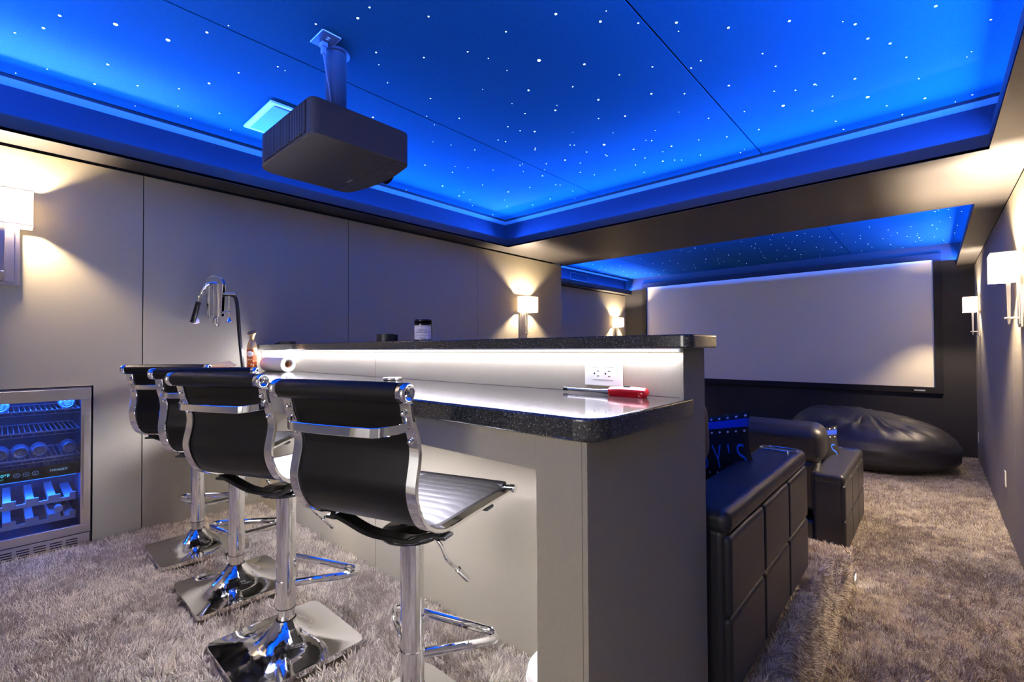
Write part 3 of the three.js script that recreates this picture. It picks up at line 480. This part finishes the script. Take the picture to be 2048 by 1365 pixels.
  obj('cooler_led', [bx(-0.06, -0.03, 0.792, 0.797, Z0 + 0.02, Z1 - 0.02), bx(-0.06, -0.03, 0.379, 0.384, Z0 + 0.02, Z1 - 0.02)], M.blueLed, t);
  strip(0.5, 0.03, [XL - 0.06, 0.788, -0.035], 'z', [-0.4, -1, 0], BLUE, K.cooler); strip(0.5, 0.03, [XL - 0.06, 0.376, -0.035], 'z', [-0.4, -1, 0], BLUE, K.cooler);
  // cans lying with their ends to the door
  const end = lathe([[0.0001, -0.006], [0.022, -0.006], [0.0235, 0.0], [0.0255, 0.0], [0.0325, -0.012], [0.0325, -0.108], [0.027, -0.118], [0.0001, -0.118]], 28); end.rotateZ(-Math.PI / 2);
  const cans = [[0.75, -0.245, 'drink can on the upper right of the top cooler shelf'], [0.75, 0.0, 'drink can on the left of the top cooler shelf'], [0.5225, 0.0, 'leftmost of three drink cans on the lower cooler shelf'], [0.5225, -0.072, 'middle of three drink cans on the lower cooler shelf'], [0.5225, -0.142, 'third drink can from the left on the lower cooler shelf'], [0.5225, -0.255, 'lone drink can at the right end of the lower cooler shelf']];
  for (const [y, z, label] of cans) { const c = thing('drink_can', label, 'can', [XL - 0.06, y + (y > 0.7 ? 0.016 : 0), z], 0, 'drink cans in the cooler'); obj('can_body', end, S([0.55, 0.56, 0.6], 0.3, { metalness: 0.6 }), c); const r = new THREE.TorusGeometry(0.014, 0.0014, 6, 24); r.rotateY(Math.PI / 2); r.translate(-0.005, 0, 0); obj('can_ridge', r, M.chrome, c); }
  const b = thing('wine_bottle', 'bottle lying on the lowest cooler rack', 'bottle', [XL - 0.05, 0.2, -0.215]);
  const bg = lathe([[0.0001, 0], [0.015, 0], [0.0155, -0.006], [0.0155, -0.09], [0.037, -0.13], [0.037, -0.3], [0.0001, -0.3]], 28); bg.rotateZ(-Math.PI / 2); obj('glass', bg, S([0.02, 0.04, 0.03], 0.15), b);
  const fg = cyl(0.0163, 0.0163, 0.05, 0, 0, 0, 24); fg.rotateZ(Math.PI / 2); fg.translate(0.0005, 0, 0); obj('foil', fg, S([0.6, 0.6, 0.62], 0.4), b);
}

// ---------------------------------------------------------------- projector on its ceiling pole
{
  const t = thing('projector', 'large black projector hanging upside down under the star ceiling', 'projector', [-2.0, 1.872, -1.02]);
  const o = new THREE.Shape(); // seen from above: x, -z
  o.moveTo(0.235, -0.24); o.quadraticCurveTo(0.275, -0.24, 0.275, -0.20); o.lineTo(0.275, 0.17); o.quadraticCurveTo(0.275, 0.205, 0.24, 0.215); o.quadraticCurveTo(0, 0.275, -0.24, 0.215); o.quadraticCurveTo(-0.28, 0.205, -0.28, 0.16); o.lineTo(-0.28, -0.14); o.quadraticCurveTo(-0.28, -0.235, -0.2, -0.24); o.closePath();
  const body = extrude(o, 0.145, 0.006, 3); body.rotateX(-Math.PI / 2); obj('body', metric(body), M.proj, t);
  const hump = extrude(poly([[-0.2, -0.2], [0.2, -0.2], [0.22, 0.16], [-0.22, 0.16]]), 0.03, 0.008, 2); hump.rotateX(-Math.PI / 2); hump.translate(0, 0.143, 0); obj('top_plate', metric(hump), M.proj, t);
  for (let i = 0; i < 27; i++) obj('vent_slat', bx(0.225 - i * 0.0152 - 0.0045, 0.225 - i * 0.0152 + 0.0045, 0.012, 0.136, 0.2385, 0.2455, 0.002), M.proj, t);
  obj('vent_recess', bx(-0.19, 0.235, 0.010, 0.138, 0.238, 0.2402), M.matte, t);
  const lens = cyl(0.07, 0.075, 0.03, 0, 0, 0, 40); lens.rotateX(-Math.PI / 2); lens.translate(0, 0.075, -0.24); obj('lens_ring', lens, M.gloss, t);
  for (let i = 0; i < 5; i++) obj('button', bx(0.2745, 0.2762, 0.118, 0.121, -0.10 - i * 0.02, -0.092 - i * 0.02), M.trim, t);
  obj('seam', bx(-0.28, 0.275, -0.0005, 0.0008, -0.135, -0.1335), M.matte, t);
  const tex = canvasTex(256, 64, (c, w, h) => { c.clearRect(0, 0, w, h); c.fillStyle = '#efece6'; c.font = 'bold 54px serif'; c.textAlign = 'center'; c.fillText('SONY', 128, 50); });
  const pl = new THREE.PlaneGeometry(0.085, 0.0215); pl.rotateX(Math.PI / 2); pl.rotateY(Math.PI); // faces down, top of the letters toward the screen
  pl.translate(-0.10, -0.0006, -0.12); obj('maker_name', pl, S([1, 1, 1], 0.5, { map: tex, transparent: true, alphaTest: 0.4 }), t);
  obj('rating_label', bx(0.12, 0.15, -0.0008, 0.001, -0.2, -0.185), M.trim, t);
  const cb = sweep(spline([V(-0.08, 0.17, 0.12), V(-0.02, 0.185, 0.17), V(0.08, 0.18, 0.15), V(0.14, 0.16, 0.06)], 30), V(0, 1, 0), oval(0.004, 0.004, 8)); obj('cable', cb, M.black, t);
  const knob = cyl(0.022, 0.022, 0.05, 0, 0, 0, 24); knob.rotateZ(Math.PI / 2); knob.translate(0.13, 0.165, -0.01); obj('mount_knob', knob, M.gloss, t);
  const m = thing('projector_pole', 'short thick ceiling pole holding the projector', 'mount', [-2.0, YP - 0.001, -1.02]);
  obj('tube', cyl(0.045, 0.045, 0.36, 0, -0.36, 0, 40), M.pole, m); obj('flange', cyl(0.06, 0.06, 0.01, 0, -0.01, 0, 40), M.pole, m); obj('foot_plate', bx(-0.1, 0.1, -0.37, -0.358, -0.09, 0.09, 0.003), M.pole, m);
  const q = thing('ceiling_outlet', 'square power outlet plate on the star ceiling above the projector', 'outlet', [-1.945, YP, -0.944]);
  obj('plate', bx(-0.058, 0.058, -0.005, 0, -0.04, 0.04, 0.002), M.proj, q); obj('plate_rim', [bx(-0.06, 0.06, -0.003, 0, -0.042, -0.04), bx(-0.06, 0.06, -0.003, 0, 0.04, 0.042), bx(-0.06, -0.058, -0.003, 0, -0.042, 0.042), bx(0.058, 0.06, -0.003, 0, -0.042, 0.042)], M.white, q);
  for (const x of [0.012, 0.026]) obj('slot', bx(x, x + 0.006, -0.006, -0.004, -0.006, 0.006), M.white, q);
  const pg = thing('power_plug', 'grey plug and cord hanging from the ceiling outlet', 'plug', [-1.955, YP - 0.005, -0.944]);
  obj('plug_body', [bx(-0.025, 0.005, -0.02, 0, -0.014, 0.014, 0.004), bx(-0.02, 0.0, -0.05, -0.02, -0.01, 0.01, 0.004)], M.trim, pg);
  obj('cord', sweep(spline([V(-0.01, -0.05, 0), V(-0.012, -0.10, -0.01), V(-0.014, -0.2, -0.03), V(0.0, -0.33, -0.04)], 30), V(1, 0, 0), oval(0.0035, 0.0035, 8)), M.trim, pg);
}

// ---------------------------------------------------------------- projection screen
{
  const t = thing('projection_screen', 'wide pale projection screen in a thick black frame', 'screen', [0, 0, ZS]);
  const x0 = -4.078, x1 = 0.022, y0 = 0.494, y1 = 2.203, f = 0.085;
  obj('screen_fabric', bx(x0 - 0.01, x1 + 0.01, y0 - 0.01, y1 + 0.01, 0.004, 0.012), M.screen, t);
  const fr = extrude(poly(rect(x0 - f, x1 + f, y0 - f, y1 + f), [rect(x0, x1, y0, y1)]), 0.04, 0.006, 2); fr.translate(0, 0, 0.001); obj('frame', metric(fr), M.matte, t);
  obj('badge', bx(-0.19, -0.075, y0 - 0.056, y0 - 0.036, 0.040, 0.043, 0.001), M.nickel, t);
}

// ---------------------------------------------------------------- recliners
function recliner(label, at, arms) {
  const t = thing('recliner', label, 'recliner', at, 0, 'dark leather theater recliners'), L = 1.10, Hh = 0.575;
  for (const [xa, name] of arms.map(x => [x, 'armrest'])) {
    const a = obj(name, bx(xa - 0.185, xa - 0.012, 0.03, Hh - 0.05, -L + 0.012, 0, 0.025, 3), M.hide, t);
    obj('arm_pad', bx(xa - 0.19, xa, Hh - 0.075, Hh, -L, 0.004, 0.03, 4), M.hide, a);
    if (!xa) for (let i = 0; i < 3; i++) for (let j = 0; j < 2; j++) obj('side_panel', bx(xa - 0.03, xa + 0.002, 0.035 + j * 0.235, 0.035 + (j + 1) * 0.235 - 0.001, -(i + 1) * L / 3 + 0.004, -i * L / 3 - 0.002, 0.017, 4), M.hide, a);
    const ring = (a0, b0) => { const s = new THREE.Shape(); s.absarc(a0, 0, b0, -Math.PI / 2, Math.PI / 2); s.absarc(-a0, 0, b0, Math.PI / 2, Math.PI * 1.5); s.closePath(); return s; };
    const so = ring(0.038, 0.042), si = ring(0.036, 0.036); so.holes.push(new THREE.Path(si.getPoints(16)));
    const g = extrude(so, 0.010, 0.002, 2); g.rotateX(-Math.PI / 2); g.translate(xa - 0.096, Hh - 0.004, -L + 0.085); const cup = obj('cup_holder', g, M.chrome, a);
    const w = extrude(ring(0.036, 0.036), 0.002); w.rotateX(-Math.PI / 2); w.translate(xa - 0.096, Hh + 0.0004, -L + 0.085); obj('cup_well', w, M.gloss, cup);
  }
  obj('base', bx(-0.87, -0.185, 0.03, 0.22, -L + 0.06, -0.02, 0.02), M.hide, t);
  obj('seat', bx(-0.868, -0.192, 0.2, 0.45, -L + 0.02, -0.26, 0.06, 5), M.hide, t);
  const b = new THREE.Group(); b.name = 'backrest'; t.add(b); b.position.set(-0.52, 0.3, -0.16); b.rotation.x = 0.13;
  obj('back_cushion', bx(-0.345, 0.355, -0.02, 0.36, -0.13, 0.10, 0.05, 5), M.hide, b);
  obj('headrest', bx(-0.35, 0.402, 0.33, 0.595, -0.15, 0.12, 0.085, 6), M.hide, b);
  const wg = extrude(poly([[-0.20, -0.05], [0.10, -0.05], [0.11, 0.28], [0.02, 0.33], [-0.12, 0.12]]), 0.05, 0.018, 3); wg.rotateY(Math.PI / 2); wg.rotateY(Math.PI); wg.translate(0.368, 0, 0);
  obj('back_wing', metric(wg), M.hide, b);
  for (const [x, z] of [[-0.83, -0.06], [-0.22, -0.06], [-0.83, -L + 0.1], [-0.22, -L + 0.1]]) obj('foot', cyl(0.025, 0.03, 0.06, x, -0.026, z, 16), M.black, t);
  return t;
}
recliner('dark leather recliner on the raised row just behind the bar', [-0.435, 0, -1.40], [0, -0.87]);
recliner('dark leather recliner at the aisle end of the lower row', [-0.447, LOW, -3.82], [0]);
recliner('dark leather recliner second from the aisle in the lower row', [-1.322, LOW, -3.82], [0, -0.87]);

// marquee cushions
function cushion(label, at, turn, tilt, w, h, roll) {
  const t = thing('throw_pillow', label, 'pillow', at, turn, 'marquee pillows');
  const tex = canvasTex(512, 384, (c, W, Hc) => {
    c.fillStyle = '#0b0a10'; c.fillRect(0, 0, W, Hc); c.fillStyle = '#0a43c8'; c.fillRect(0, 34, W, 44); c.fillStyle = '#e4e4f4';
    for (let i = 0; i < 13; i++) for (const y of [20, 100, 330]) { c.beginPath(); c.arc(20 + i * 39.5, y, 6, 0, 7); c.fill(); }
    c.save(); c.translate(505, 305); c.scale(0.62, 1.25); c.fillStyle = '#1565e0'; c.textAlign = 'right'; c.font = '150px sans-serif'; c.fillText("E S Y ' S", -20, 0); c.restore();
  });
  const n = 26, pos = [], uv = [], idx = [];
  for (const s of [1, -1]) for (let j = 0; j <= n; j++) for (let i = 0; i <= n; i++) {
    const u = i / n * 2 - 1, v = j / n * 2 - 1, k = Math.pow(Math.max(0, (1 - u * u) * (1 - v * v)), 0.42), pin = 1 - 0.07 * (1 - Math.abs(u * u * v * v));
    pos.push(u * w / 2 * (pin + 0.05 * v * v), v * h / 2 * (pin + 0.05 * u * u), s * (0.065 * k + 0.002)); uv.push(i / n, j / n);
  }
  const q = n + 1, o = q * q;
  for (let j = 0; j < n; j++) for (let i = 0; i < n; i++) { const a = j * q + i; idx.push(a, a + 1, a + q, a + 1, a + q + 1, a + q, o + a, o + a + q, o + a + 1, o + a + 1, o + a + q, o + a + q + 1); }
  const g = new THREE.BufferGeometry(); g.setAttribute('position', new THREE.Float32BufferAttribute(pos, 3)); g.setAttribute('uv', new THREE.Float32BufferAttribute(uv, 2)); g.setIndex(idx); g.computeVertexNormals();
  const m = obj('cover', g, S([1, 1, 1], 0.8, { map: tex }), t); m.rotation.set(tilt, 0, roll); m.position.y = h / 2 * Math.cos(tilt); return t;
}
cushion('black and blue marquee pillow on the recliner behind the bar', [-0.765, 0.456, -2.08], 0.22, -0.2, 0.42, 0.29, 0.14);
cushion('black and blue marquee pillow on the lower row recliner', [-0.77, 0.056, -4.55], 0.15, -0.2, 0.42, 0.31, 0.16);

// bean bag
{
  const t = thing('bean_bag', 'big slumped dark leather bean bag below the projection screen', 'bean bag', [-0.62, LOW, -7.3]);
  const g = new THREE.SphereGeometry(1, 160, 110), p = g.attributes.position, v = V(0, 0, 0);
  for (let i = 0; i < p.count; i++) {
    v.fromBufferAttribute(p, i); const a = Math.atan2(v.z, v.x), up = v.y, side = Math.sqrt(Math.max(0, 1 - up * up));
    const s = Math.pow(side, 0.55); let x = Math.cos(a) * s * 0.86, z = Math.sin(a) * s * 0.80, y = up > 0 ? Math.pow(up, 0.95) : -Math.pow(-up, 0.6);
    y = y > 0 ? 0.22 + y * 0.37 : 0.22 + y * 0.225;
    // higher toward the back left, sat in toward the front right
    const k = Math.max(0, up); y += k * (0.03 - 0.10 * (x / 0.86) - 0.06 * (z / 0.8));
    const rr = Math.hypot(x - 0.05, z + 0.05); y -= 0.06 * k * Math.exp(-Math.pow((rr - 0.42) / 0.16, 2)) * (0.4 + 0.6 * Math.max(0, Math.sin(a - 0.2)));
    const f = noise.noise(Math.cos(a) * 3 + 4, Math.sin(a) * 3, rr * 1.2) , cr = Math.sin(a * 17 + 5 * f + rr * 5), fold = Math.exp(-Math.pow((rr - 0.5) / 0.22, 2)) * k;
    y += 0.022 * fold * cr * (0.6 + noise.noise(a * 2, rr * 4, 1)); const low = 1 - Math.min(1, Math.abs(up + 0.1) * 2.2);
    const w = 1 + 0.012 * noise.noise(a * 6, y * 9, 2) * low + 0.01 * noise.noise(a * 2, y * 16, 5);
    p.setXYZ(i, x * w, Math.max(-0.02, y), z * w);
  }
  g.computeVertexNormals(); obj('cover', g, M.bean, t);
  const pts = []; for (let i = 0; i <= 30; i++) { const q = i / 30; pts.push(V(0.16 + 0.0 * q, 0.02 + 0.42 * q, Math.sqrt(Math.max(0, 1 - 0.04)) * 0.8 * Math.pow(Math.cos(Math.max(0, q - 0.5) * 1.7), 0.55) * (q < 0.5 ? 0.86 + 0.28 * q : 1) - 0.003)); }
  obj('seam', sweep(pts, V(1, 0, 0), oval(0.003, 0.004, 8)), M.bean, t);
}

// ---------------------------------------------------------------- outlets and switches
function outlet(label, at, turn, wide) {
  const t = thing('wall_outlet', label, 'outlet', at, turn), a = wide ? 0.064 : 0.038, b = wide ? 0.037 : 0.060;
  obj('plate', bx(-a, a, -b, b, 0, 0.006, 0.003), M.white, t);
  const f = obj('receptacle', wide ? bx(-0.036, 0.036, -0.018, 0.018, 0.004, 0.0068, 0.001) : bx(-0.017, 0.017, -0.034, 0.034, 0.004, 0.0068, 0.001), M.white, t);
  for (const s of [-1, 1]) { const c = (x, y, w, h) => wide ? bx(s * 0.019 + x - w / 2, s * 0.019 + x + w / 2, y - h / 2, y + h / 2, 0.0066, 0.0071) : bx(y - h / 2, y + h / 2, s * 0.019 - x - w / 2, s * 0.019 - x + w / 2, 0.0066, 0.0071);
    obj('slot', c(0.003, 0.0075, 0.009, 0.0022), M.black, f); obj('slot', c(0.003, -0.0075, 0.0075, 0.0022), M.black, f); obj('ground_hole', c(-0.0095, 0, 0.005, 0.005), M.black, f); }
  if (wide) obj('recess_line', bx(-0.037, 0.037, 0.018, 0.0195, 0.0058, 0.0064), M.black, t);
  return t;
}
outlet('white double outlet mounted sideways under the stone ledge', [-0.727, 0.9725, ZK + 0.0005], 0, true);
outlet('small outlet plate low on the aisle wall', [XR - 0.0005, 0.0, -5.32], -Math.PI / 2, false);
outlet('small outlet plate at the far end of the aisle wall', [XR - 0.0005, -0.1, -8.2], -Math.PI / 2, false);

// ---------------------------------------------------------------- things on the counter
{
  const t = thing('utility_lighter', 'red handled utility lighter lying on the counter', 'lighter', [-0.565, YC + 0.012, -1.150], Math.PI - 0.02);
  const h = extrude((() => { const s = new THREE.Shape(); s.moveTo(0.0, -0.013); s.quadraticCurveTo(-0.014, 0, 0.0, 0.013); s.lineTo(0.07, 0.014); s.lineTo(0.108, 0.011); s.quadraticCurveTo(0.116, 0, 0.108, -0.010); s.lineTo(0.06, -0.014); s.closePath(); const c = new THREE.Path(); c.absellipse(0.012, 0.002, 0.006, 0.005, 0, 6.283); s.holes.push(c); return s; })(), 0.022, 0.005, 4); h.translate(0, 0, -0.011); h.rotateX(-0.5);
  obj('handle', h, M.red, t); const tr = bx(0.045, 0.065, 0.011, 0.017, -0.004, 0.004, 0.002); obj('trigger', tr, M.black, t);
  const f = cyl(0.0075, 0.0062, 0.026, 0, 0, 0, 20); f.rotateZ(-Math.PI / 2); f.translate(0.109, -0.002, 0); obj('ferrule', f, M.nickel, t);
  const w = cyl(0.0052, 0.0048, 0.13, 0, 0, 0, 20); w.rotateZ(-Math.PI / 2); w.translate(0.134, -0.002, 0); obj('wand', w, M.nickel, t);
  const n = cyl(0.006, 0.006, 0.014, 0, 0, 0, 20); n.rotateZ(-Math.PI / 2); n.translate(0.255, -0.002, 0); obj('tip', n, M.black, t);
  const d = thing('jar_lid', 'small silver and white round lid on the counter', 'lid', [-1.715, YC, -1.13]);
  obj('rim', lathe([[0.0001, 0.0], [0.040, 0.0], [0.042, 0.002], [0.042, 0.009], [0.040, 0.011], [0.037, 0.011]], 40), M.nickel, d); obj('top', cyl(0.0395, 0.0395, 0.003, 0, 0.008, 0, 40), M.white, d);
  const p = thing('paper_towel_roll', 'half used paper towel roll lying against the bar splash', 'paper roll', [-3.10, YC + 0.0445, -1.125], 0.06);
  const tube = new THREE.LatheGeometry([[0.021, 0], [0.0435, 0], [0.0445, 0.002], [0.0445, 0.278], [0.0435, 0.28], [0.021, 0.28], [0.021, 0]].map(q => new THREE.Vector2(...q)), 48); tube.rotateZ(-Math.PI / 2); obj('paper', tube, M.paper, p);
  const core = new THREE.LatheGeometry([[0.0185, 0.001], [0.0212, 0.001], [0.0212, 0.279], [0.0185, 0.279], [0.0185, 0.001]].map(q => new THREE.Vector2(...q)), 40); core.rotateZ(-Math.PI / 2); obj('cardboard_core', core, M.card, p);
  const s = thing('spray_can', 'orange and gold air freshener spray can beside the ledge end', 'spray can', [-3.075, YC, -1.03], 2.35);
  const lab = canvasTex(512, 512, (c, W, Hc) => {
    c.fillStyle = '#b8521a'; c.fillRect(0, 0, W, Hc); for (let i = 0; i < 260; i++) { const k = rnd(); c.fillStyle = k < 0.4 ? '#e07a28' : k < 0.7 ? '#8e3310' : '#f0c890'; c.beginPath(); c.ellipse(rnd() * W, 190 + rnd() * 320, 8 + rnd() * 22, 5 + rnd() * 12, rnd() * 3, 0, 7); c.fill(); }
    for (const x of [128, 384]) { c.fillStyle = '#f6efe6'; c.beginPath(); c.ellipse(x, 105, 62, 68, 0, 0, 7); c.fill(); c.fillStyle = '#6a4a9a'; c.font = 'bold 24px sans-serif'; c.textAlign = 'center'; c.fillText('air wick', x, 112); c.fillStyle = '#fff0dc'; c.font = 'bold 44px serif'; c.fillText('AIR', x, 250); }
  });
  const can = new THREE.CylinderGeometry(0.028, 0.028, 0.132, 40, 1, true); can.translate(0, 0.069, 0); obj('can_base', lathe([[0.0001, 0], [0.026, 0], [0.028, 0.003]], 40), M.nickel, s); obj('can', can, S([1, 1, 1], 0.3, { map: lab, metalness: 0.2 }), s);
  const gold = S([0.62, 0.42, 0.18], 0.3, { metalness: 0.7 }); obj('shoulder', lathe([[0.028, 0.135], [0.0275, 0.150], [0.022, 0.175], [0.0165, 0.19], [0.0001, 0.19]], 40), gold, s);
  const noz = lathe([[0.0165, 0.185], [0.0135, 0.20], [0.016, 0.215], [0.026, 0.232], [0.024, 0.236], [0.0001, 0.228]], 36); const np = noz.attributes.position; for (let i = 0; i < np.count; i++) if (np.getY(i) > 0.205) np.setY(i, np.getY(i) + np.getX(i) * 0.45 * (np.getY(i) - 0.2) / 0.03 + 0.004); noz.computeVertexNormals(); obj('nozzle', noz, gold, s);
  // tray with board and envelope at the wall end
  const y = thing('serving_tray', 'silver tray at the wall end of the counter', 'tray', [-3.26, YC, -0.885]);
  obj('tray_floor', bx(-0.14, 0.14, 0.0005, 0.004, -0.11, 0.11, 0.001), M.nickel, y);
  obj('tray_rim', sweep(spline([V(-0.12, 0.012, -0.11), V(0.12, 0.012, -0.11), V(0.14, 0.012, -0.09), V(0.14, 0.012, 0.09), V(0.12, 0.012, 0.11), V(-0.12, 0.012, 0.11), V(-0.14, 0.012, 0.09), V(-0.14, 0.012, -0.09)], 80, true), V(0, 1, 0), flat(0.003, 0.011), true), M.chrome, y);
  const bd = thing('wooden_board', 'light wooden board lying on the silver tray', 'board', [-3.25, YC + 0.024, -0.88], 0.5); obj('board', bx(-0.12, 0.12, 0, 0.009, -0.03, 0.03, 0.003), M.wood, bd); obj('board_end', bx(-0.15, -0.12, -0.001, 0.010, -0.02, 0.02, 0.004), S([0.35, 0.12, 0.06], 0.5), bd);
  const ev = thing('paper_sheet', 'folded brown paper propped on the wooden board', 'paper', [-3.28, YC + 0.034, -0.92], 0.75); const eg = extrude(poly([[-0.09, 0], [0.10, 0], [0.035, 0.045]]), 0.002); eg.rotateX(-0.9); obj('sheet', metric(eg), S([0.45, 0.36, 0.26], 0.9), ev);
}
// bench wine opener clamped to its black stand
{
  const t = thing('opener_stand', 'bent black steel stand holding the wine opener', 'stand', [-3.245, YC + 0.004, -1.035]);
  obj('post', sweep(spline([V(0, 0, 0), V(-0.010, 0.2, 0.016), V(-0.022, 0.445, 0.034), V(-0.028, 0.466, 0.042), V(-0.045, 0.474, 0.062), V(-0.085, 0.474, 0.115)], 50), V(0.8, 0, 0.6), flat(0.008, 0.0125)), M.black, t);
  obj('foot', bx(-0.04, 0.03, -0.003, 0.003, -0.035, 0.03, 0.001), M.black, t);
  const o = thing('wine_opener', 'chrome bench mounted wine opener with long lever handle', 'wine opener', [-3.325, YC + 0.478, -0.905], 0.85); o.scale.setScalar(1.12);
  const plate = s => { const sh = new THREE.Shape(); sh.moveTo(-0.036, -0.12); sh.lineTo(0.036, -0.12); sh.lineTo(0.045, 0.06); sh.absarc(0, 0.06, 0.045, 0, Math.PI); sh.closePath(); const g = extrude(sh, 0.006, 0.0015, 2); g.translate(0, 0, s - 0.003); return g; };
  for (const s of [-0.018, 0.018]) obj('side_plate', plate(s), M.chrome, o);
  const gear = cyl(0.034, 0.034, 0.03, 0, -0.015, 0, 22); gear.rotateX(Math.PI / 2); gear.translate(0, 0.06, 0); obj('gear', gear, M.nickel, o);
  for (const x of [-0.022, 0, 0.022]) obj('guide_rod', cyl(0.005, 0.005, 0.19, x, -0.13, 0.024, 14), M.chrome, o);
  obj('bottle_cup', lathe([[0.012, -0.175], [0.017, -0.175], [0.018, -0.13], [0.012, -0.125], [0.012, -0.175]], 24), M.chrome, o);
  obj('lever', [sweep(spline([V(0.008, 0.065, 0.03), V(-0.02, 0.055, 0.045), V(-0.05, 0.0, 0.055), V(-0.062, -0.05, 0.06)], 30), V(0, 0, 1), oval(0.008, 0.008, 12))], M.chrome, o);
  obj('grip', sweep([V(-0.060, -0.045, 0.06), V(-0.066, -0.07, 0.061), V(-0.085, -0.15, 0.065), V(-0.088, -0.158, 0.065)], V(0, 0, 1), oval(0.013, 0.013, 14)), M.gloss, o);
  const ck = cyl(0.018, 0.018, 0.008, 0, 0, 0, 24); ck.rotateX(1.2); ck.translate(-0.10, -0.15, 0.0); obj('side_knob', ck, M.nickel, o);
  obj('clamp', [bx(0.03, 0.11, 0.0, 0.014, -0.012, 0.012, 0.004), bx(0.03, 0.075, -0.105, -0.092, -0.01, 0.01, 0.004), cyl(0.006, 0.006, 0.11, 0.068, -0.115, 0, 14), lathe([[0.0001, 0], [0.02, 0], [0.017, 0.006], [0.008, 0.022], [0.006, 0.03], [0.0001, 0.03]], 20).translate(0.068, -0.155, 0)], M.chrome, o);
}
// things on the ledge
{
  const c = thing('candle_jar', 'black candle jar with a white label on the ledge', 'candle', [-1.70, 1.0835, -1.28], 0.9);
  obj('jar', lathe([[0.0001, 0], [0.038, 0], [0.0405, 0.003], [0.0405, 0.076], [0.038, 0.079]], 44), M.gloss, c);
  obj('jar_lid', lathe([[0.0001, 0.097], [0.037, 0.097], [0.0395, 0.095], [0.0395, 0.078], [0.0001, 0.078]], 44), M.gloss, c);
  const tex = canvasTex(512, 300, (k, w, h) => { k.fillStyle = '#e6dcda'; k.fillRect(0, 0, w, h); k.strokeStyle = '#8a8284'; k.lineWidth = 3; k.beginPath(); k.moveTo(0, 22); k.lineTo(w, 22); k.stroke(); k.fillStyle = '#3a3437'; k.textAlign = 'center'; k.font = 'bold 42px serif'; k.fillText('Lighten up,', w / 2, 110); k.fillText("I'll candle the rest.", w / 2, 158); k.fillStyle = '#8d8487'; k.fillRect(90, 214, 330, 6); k.fillStyle = '#2c282a'; k.fillRect(180, 268, 160, 9); });
  const lb = new THREE.CylinderGeometry(0.0409, 0.0409, 0.062, 40, 1, true, -1.15, 2.3); lb.translate(0, 0.038, 0); obj('label', lb, S([1, 1, 1], 0.7, { map: tex, side: THREE.DoubleSide }), c).rotation.y = -0.1;
  const cg = lathe([[0.0001, 0], [0.050, 0], [0.052, 0.001], [0.052, 0.0045], [0.050, 0.0055], [0.0001, 0.0055]], 44), say = ['bottom', 'second from bottom', 'middle', 'second from top', 'top'];
  for (let i = 0; i < 5; i++) { const o = thing('coaster', say[i] + ' black coaster in the round stack on the ledge', 'coaster', [-1.995, 1.0835 + 0.003 + i * 0.0066, -1.283], 0, 'coasters on the ledge'); obj('disc', cg, M.matte, o); }
  const hd = thing('coaster_holder', 'black round holder around the coaster stack on the ledge', 'holder', [-1.995, 1.0835, -1.283], 0.8);
  obj('holder_tray', cyl(0.056, 0.056, 0.0025, 0, 0, 0, 44), M.black, hd);
  const wl = a => { const g = new THREE.CylinderGeometry(0.0565, 0.0565, 0.038, 24, 1, true, a, 1.7); g.translate(0, 0.019, 0); return g; };
  obj('holder_wall', [wl(-0.85), wl(-0.85 + Math.PI)], S([0.02, 0.02, 0.02], 0.4, { side: THREE.DoubleSide }), hd);
  const r = thing('remote_control', 'small black remote lying at the wall end of the ledge', 'remote', [-3.17, 1.0835, -1.28], 0.1);
  obj('remote_body', bx(-0.07, 0.07, 0, 0.018, -0.02, 0.02, 0.004), M.black, r); for (let i = 0; i < 5; i++) obj('button', bx(-0.05 + i * 0.02, -0.04 + i * 0.02, 0.0175, 0.0195, -0.006, 0.006, 0.001), M.proj, r);
  const k = thing('flat_case', 'thin black case beside the remote on the ledge', 'case', [-3.30, 1.0835, -1.29], -0.1); obj('case_body', bx(-0.05, 0.05, 0, 0.013, -0.03, 0.03, 0.003), M.black, k); obj('case_strap', bx(-0.04, 0.05, 0.012, 0.02, -0.008, 0.008, 0.003), M.matte, k);
  const b = thing('waste_bin', 'small white bin tucked behind the bar pier', 'bin', [-0.815, -0.02, -1.075]);
  obj('bin_body', lathe([[0.0001, 0], [0.065, 0], [0.075, 0.01], [0.082, 0.12], [0.078, 0.155], [0.06, 0.178], [0.0001, 0.186]], 40), M.white, b); obj('bin_rim', lathe([[0.0815, 0.12], [0.084, 0.122], [0.084, 0.128], [0.0808, 0.13]], 40), M.white, b);
}
{
  const t = thing('step_light', 'small bright step light at the foot of the seating step', 'light', [-0.372, -0.355, -3.50]);
  obj('light_body', bx(-0.006, 0.006, -0.02, 0.02, -0.03, 0.03, 0.003), M.nickel, t); obj('light_face', bx(0.006, 0.008, -0.014, 0.014, -0.024, 0.024, 0.001), M.whiteLed, t);
  strip(0.048, 0.028, [-0.362, -0.355, -3.50], 'z', [1, -0.2, 0], WHITE, 9);
}

scene.traverse(o => { if (o.isMesh) { o.castShadow = true; o.receiveShadow = true; } if (o.isLight && !o.isRectAreaLight) o.castShadow = true; });
renderer.render(scene, camera);
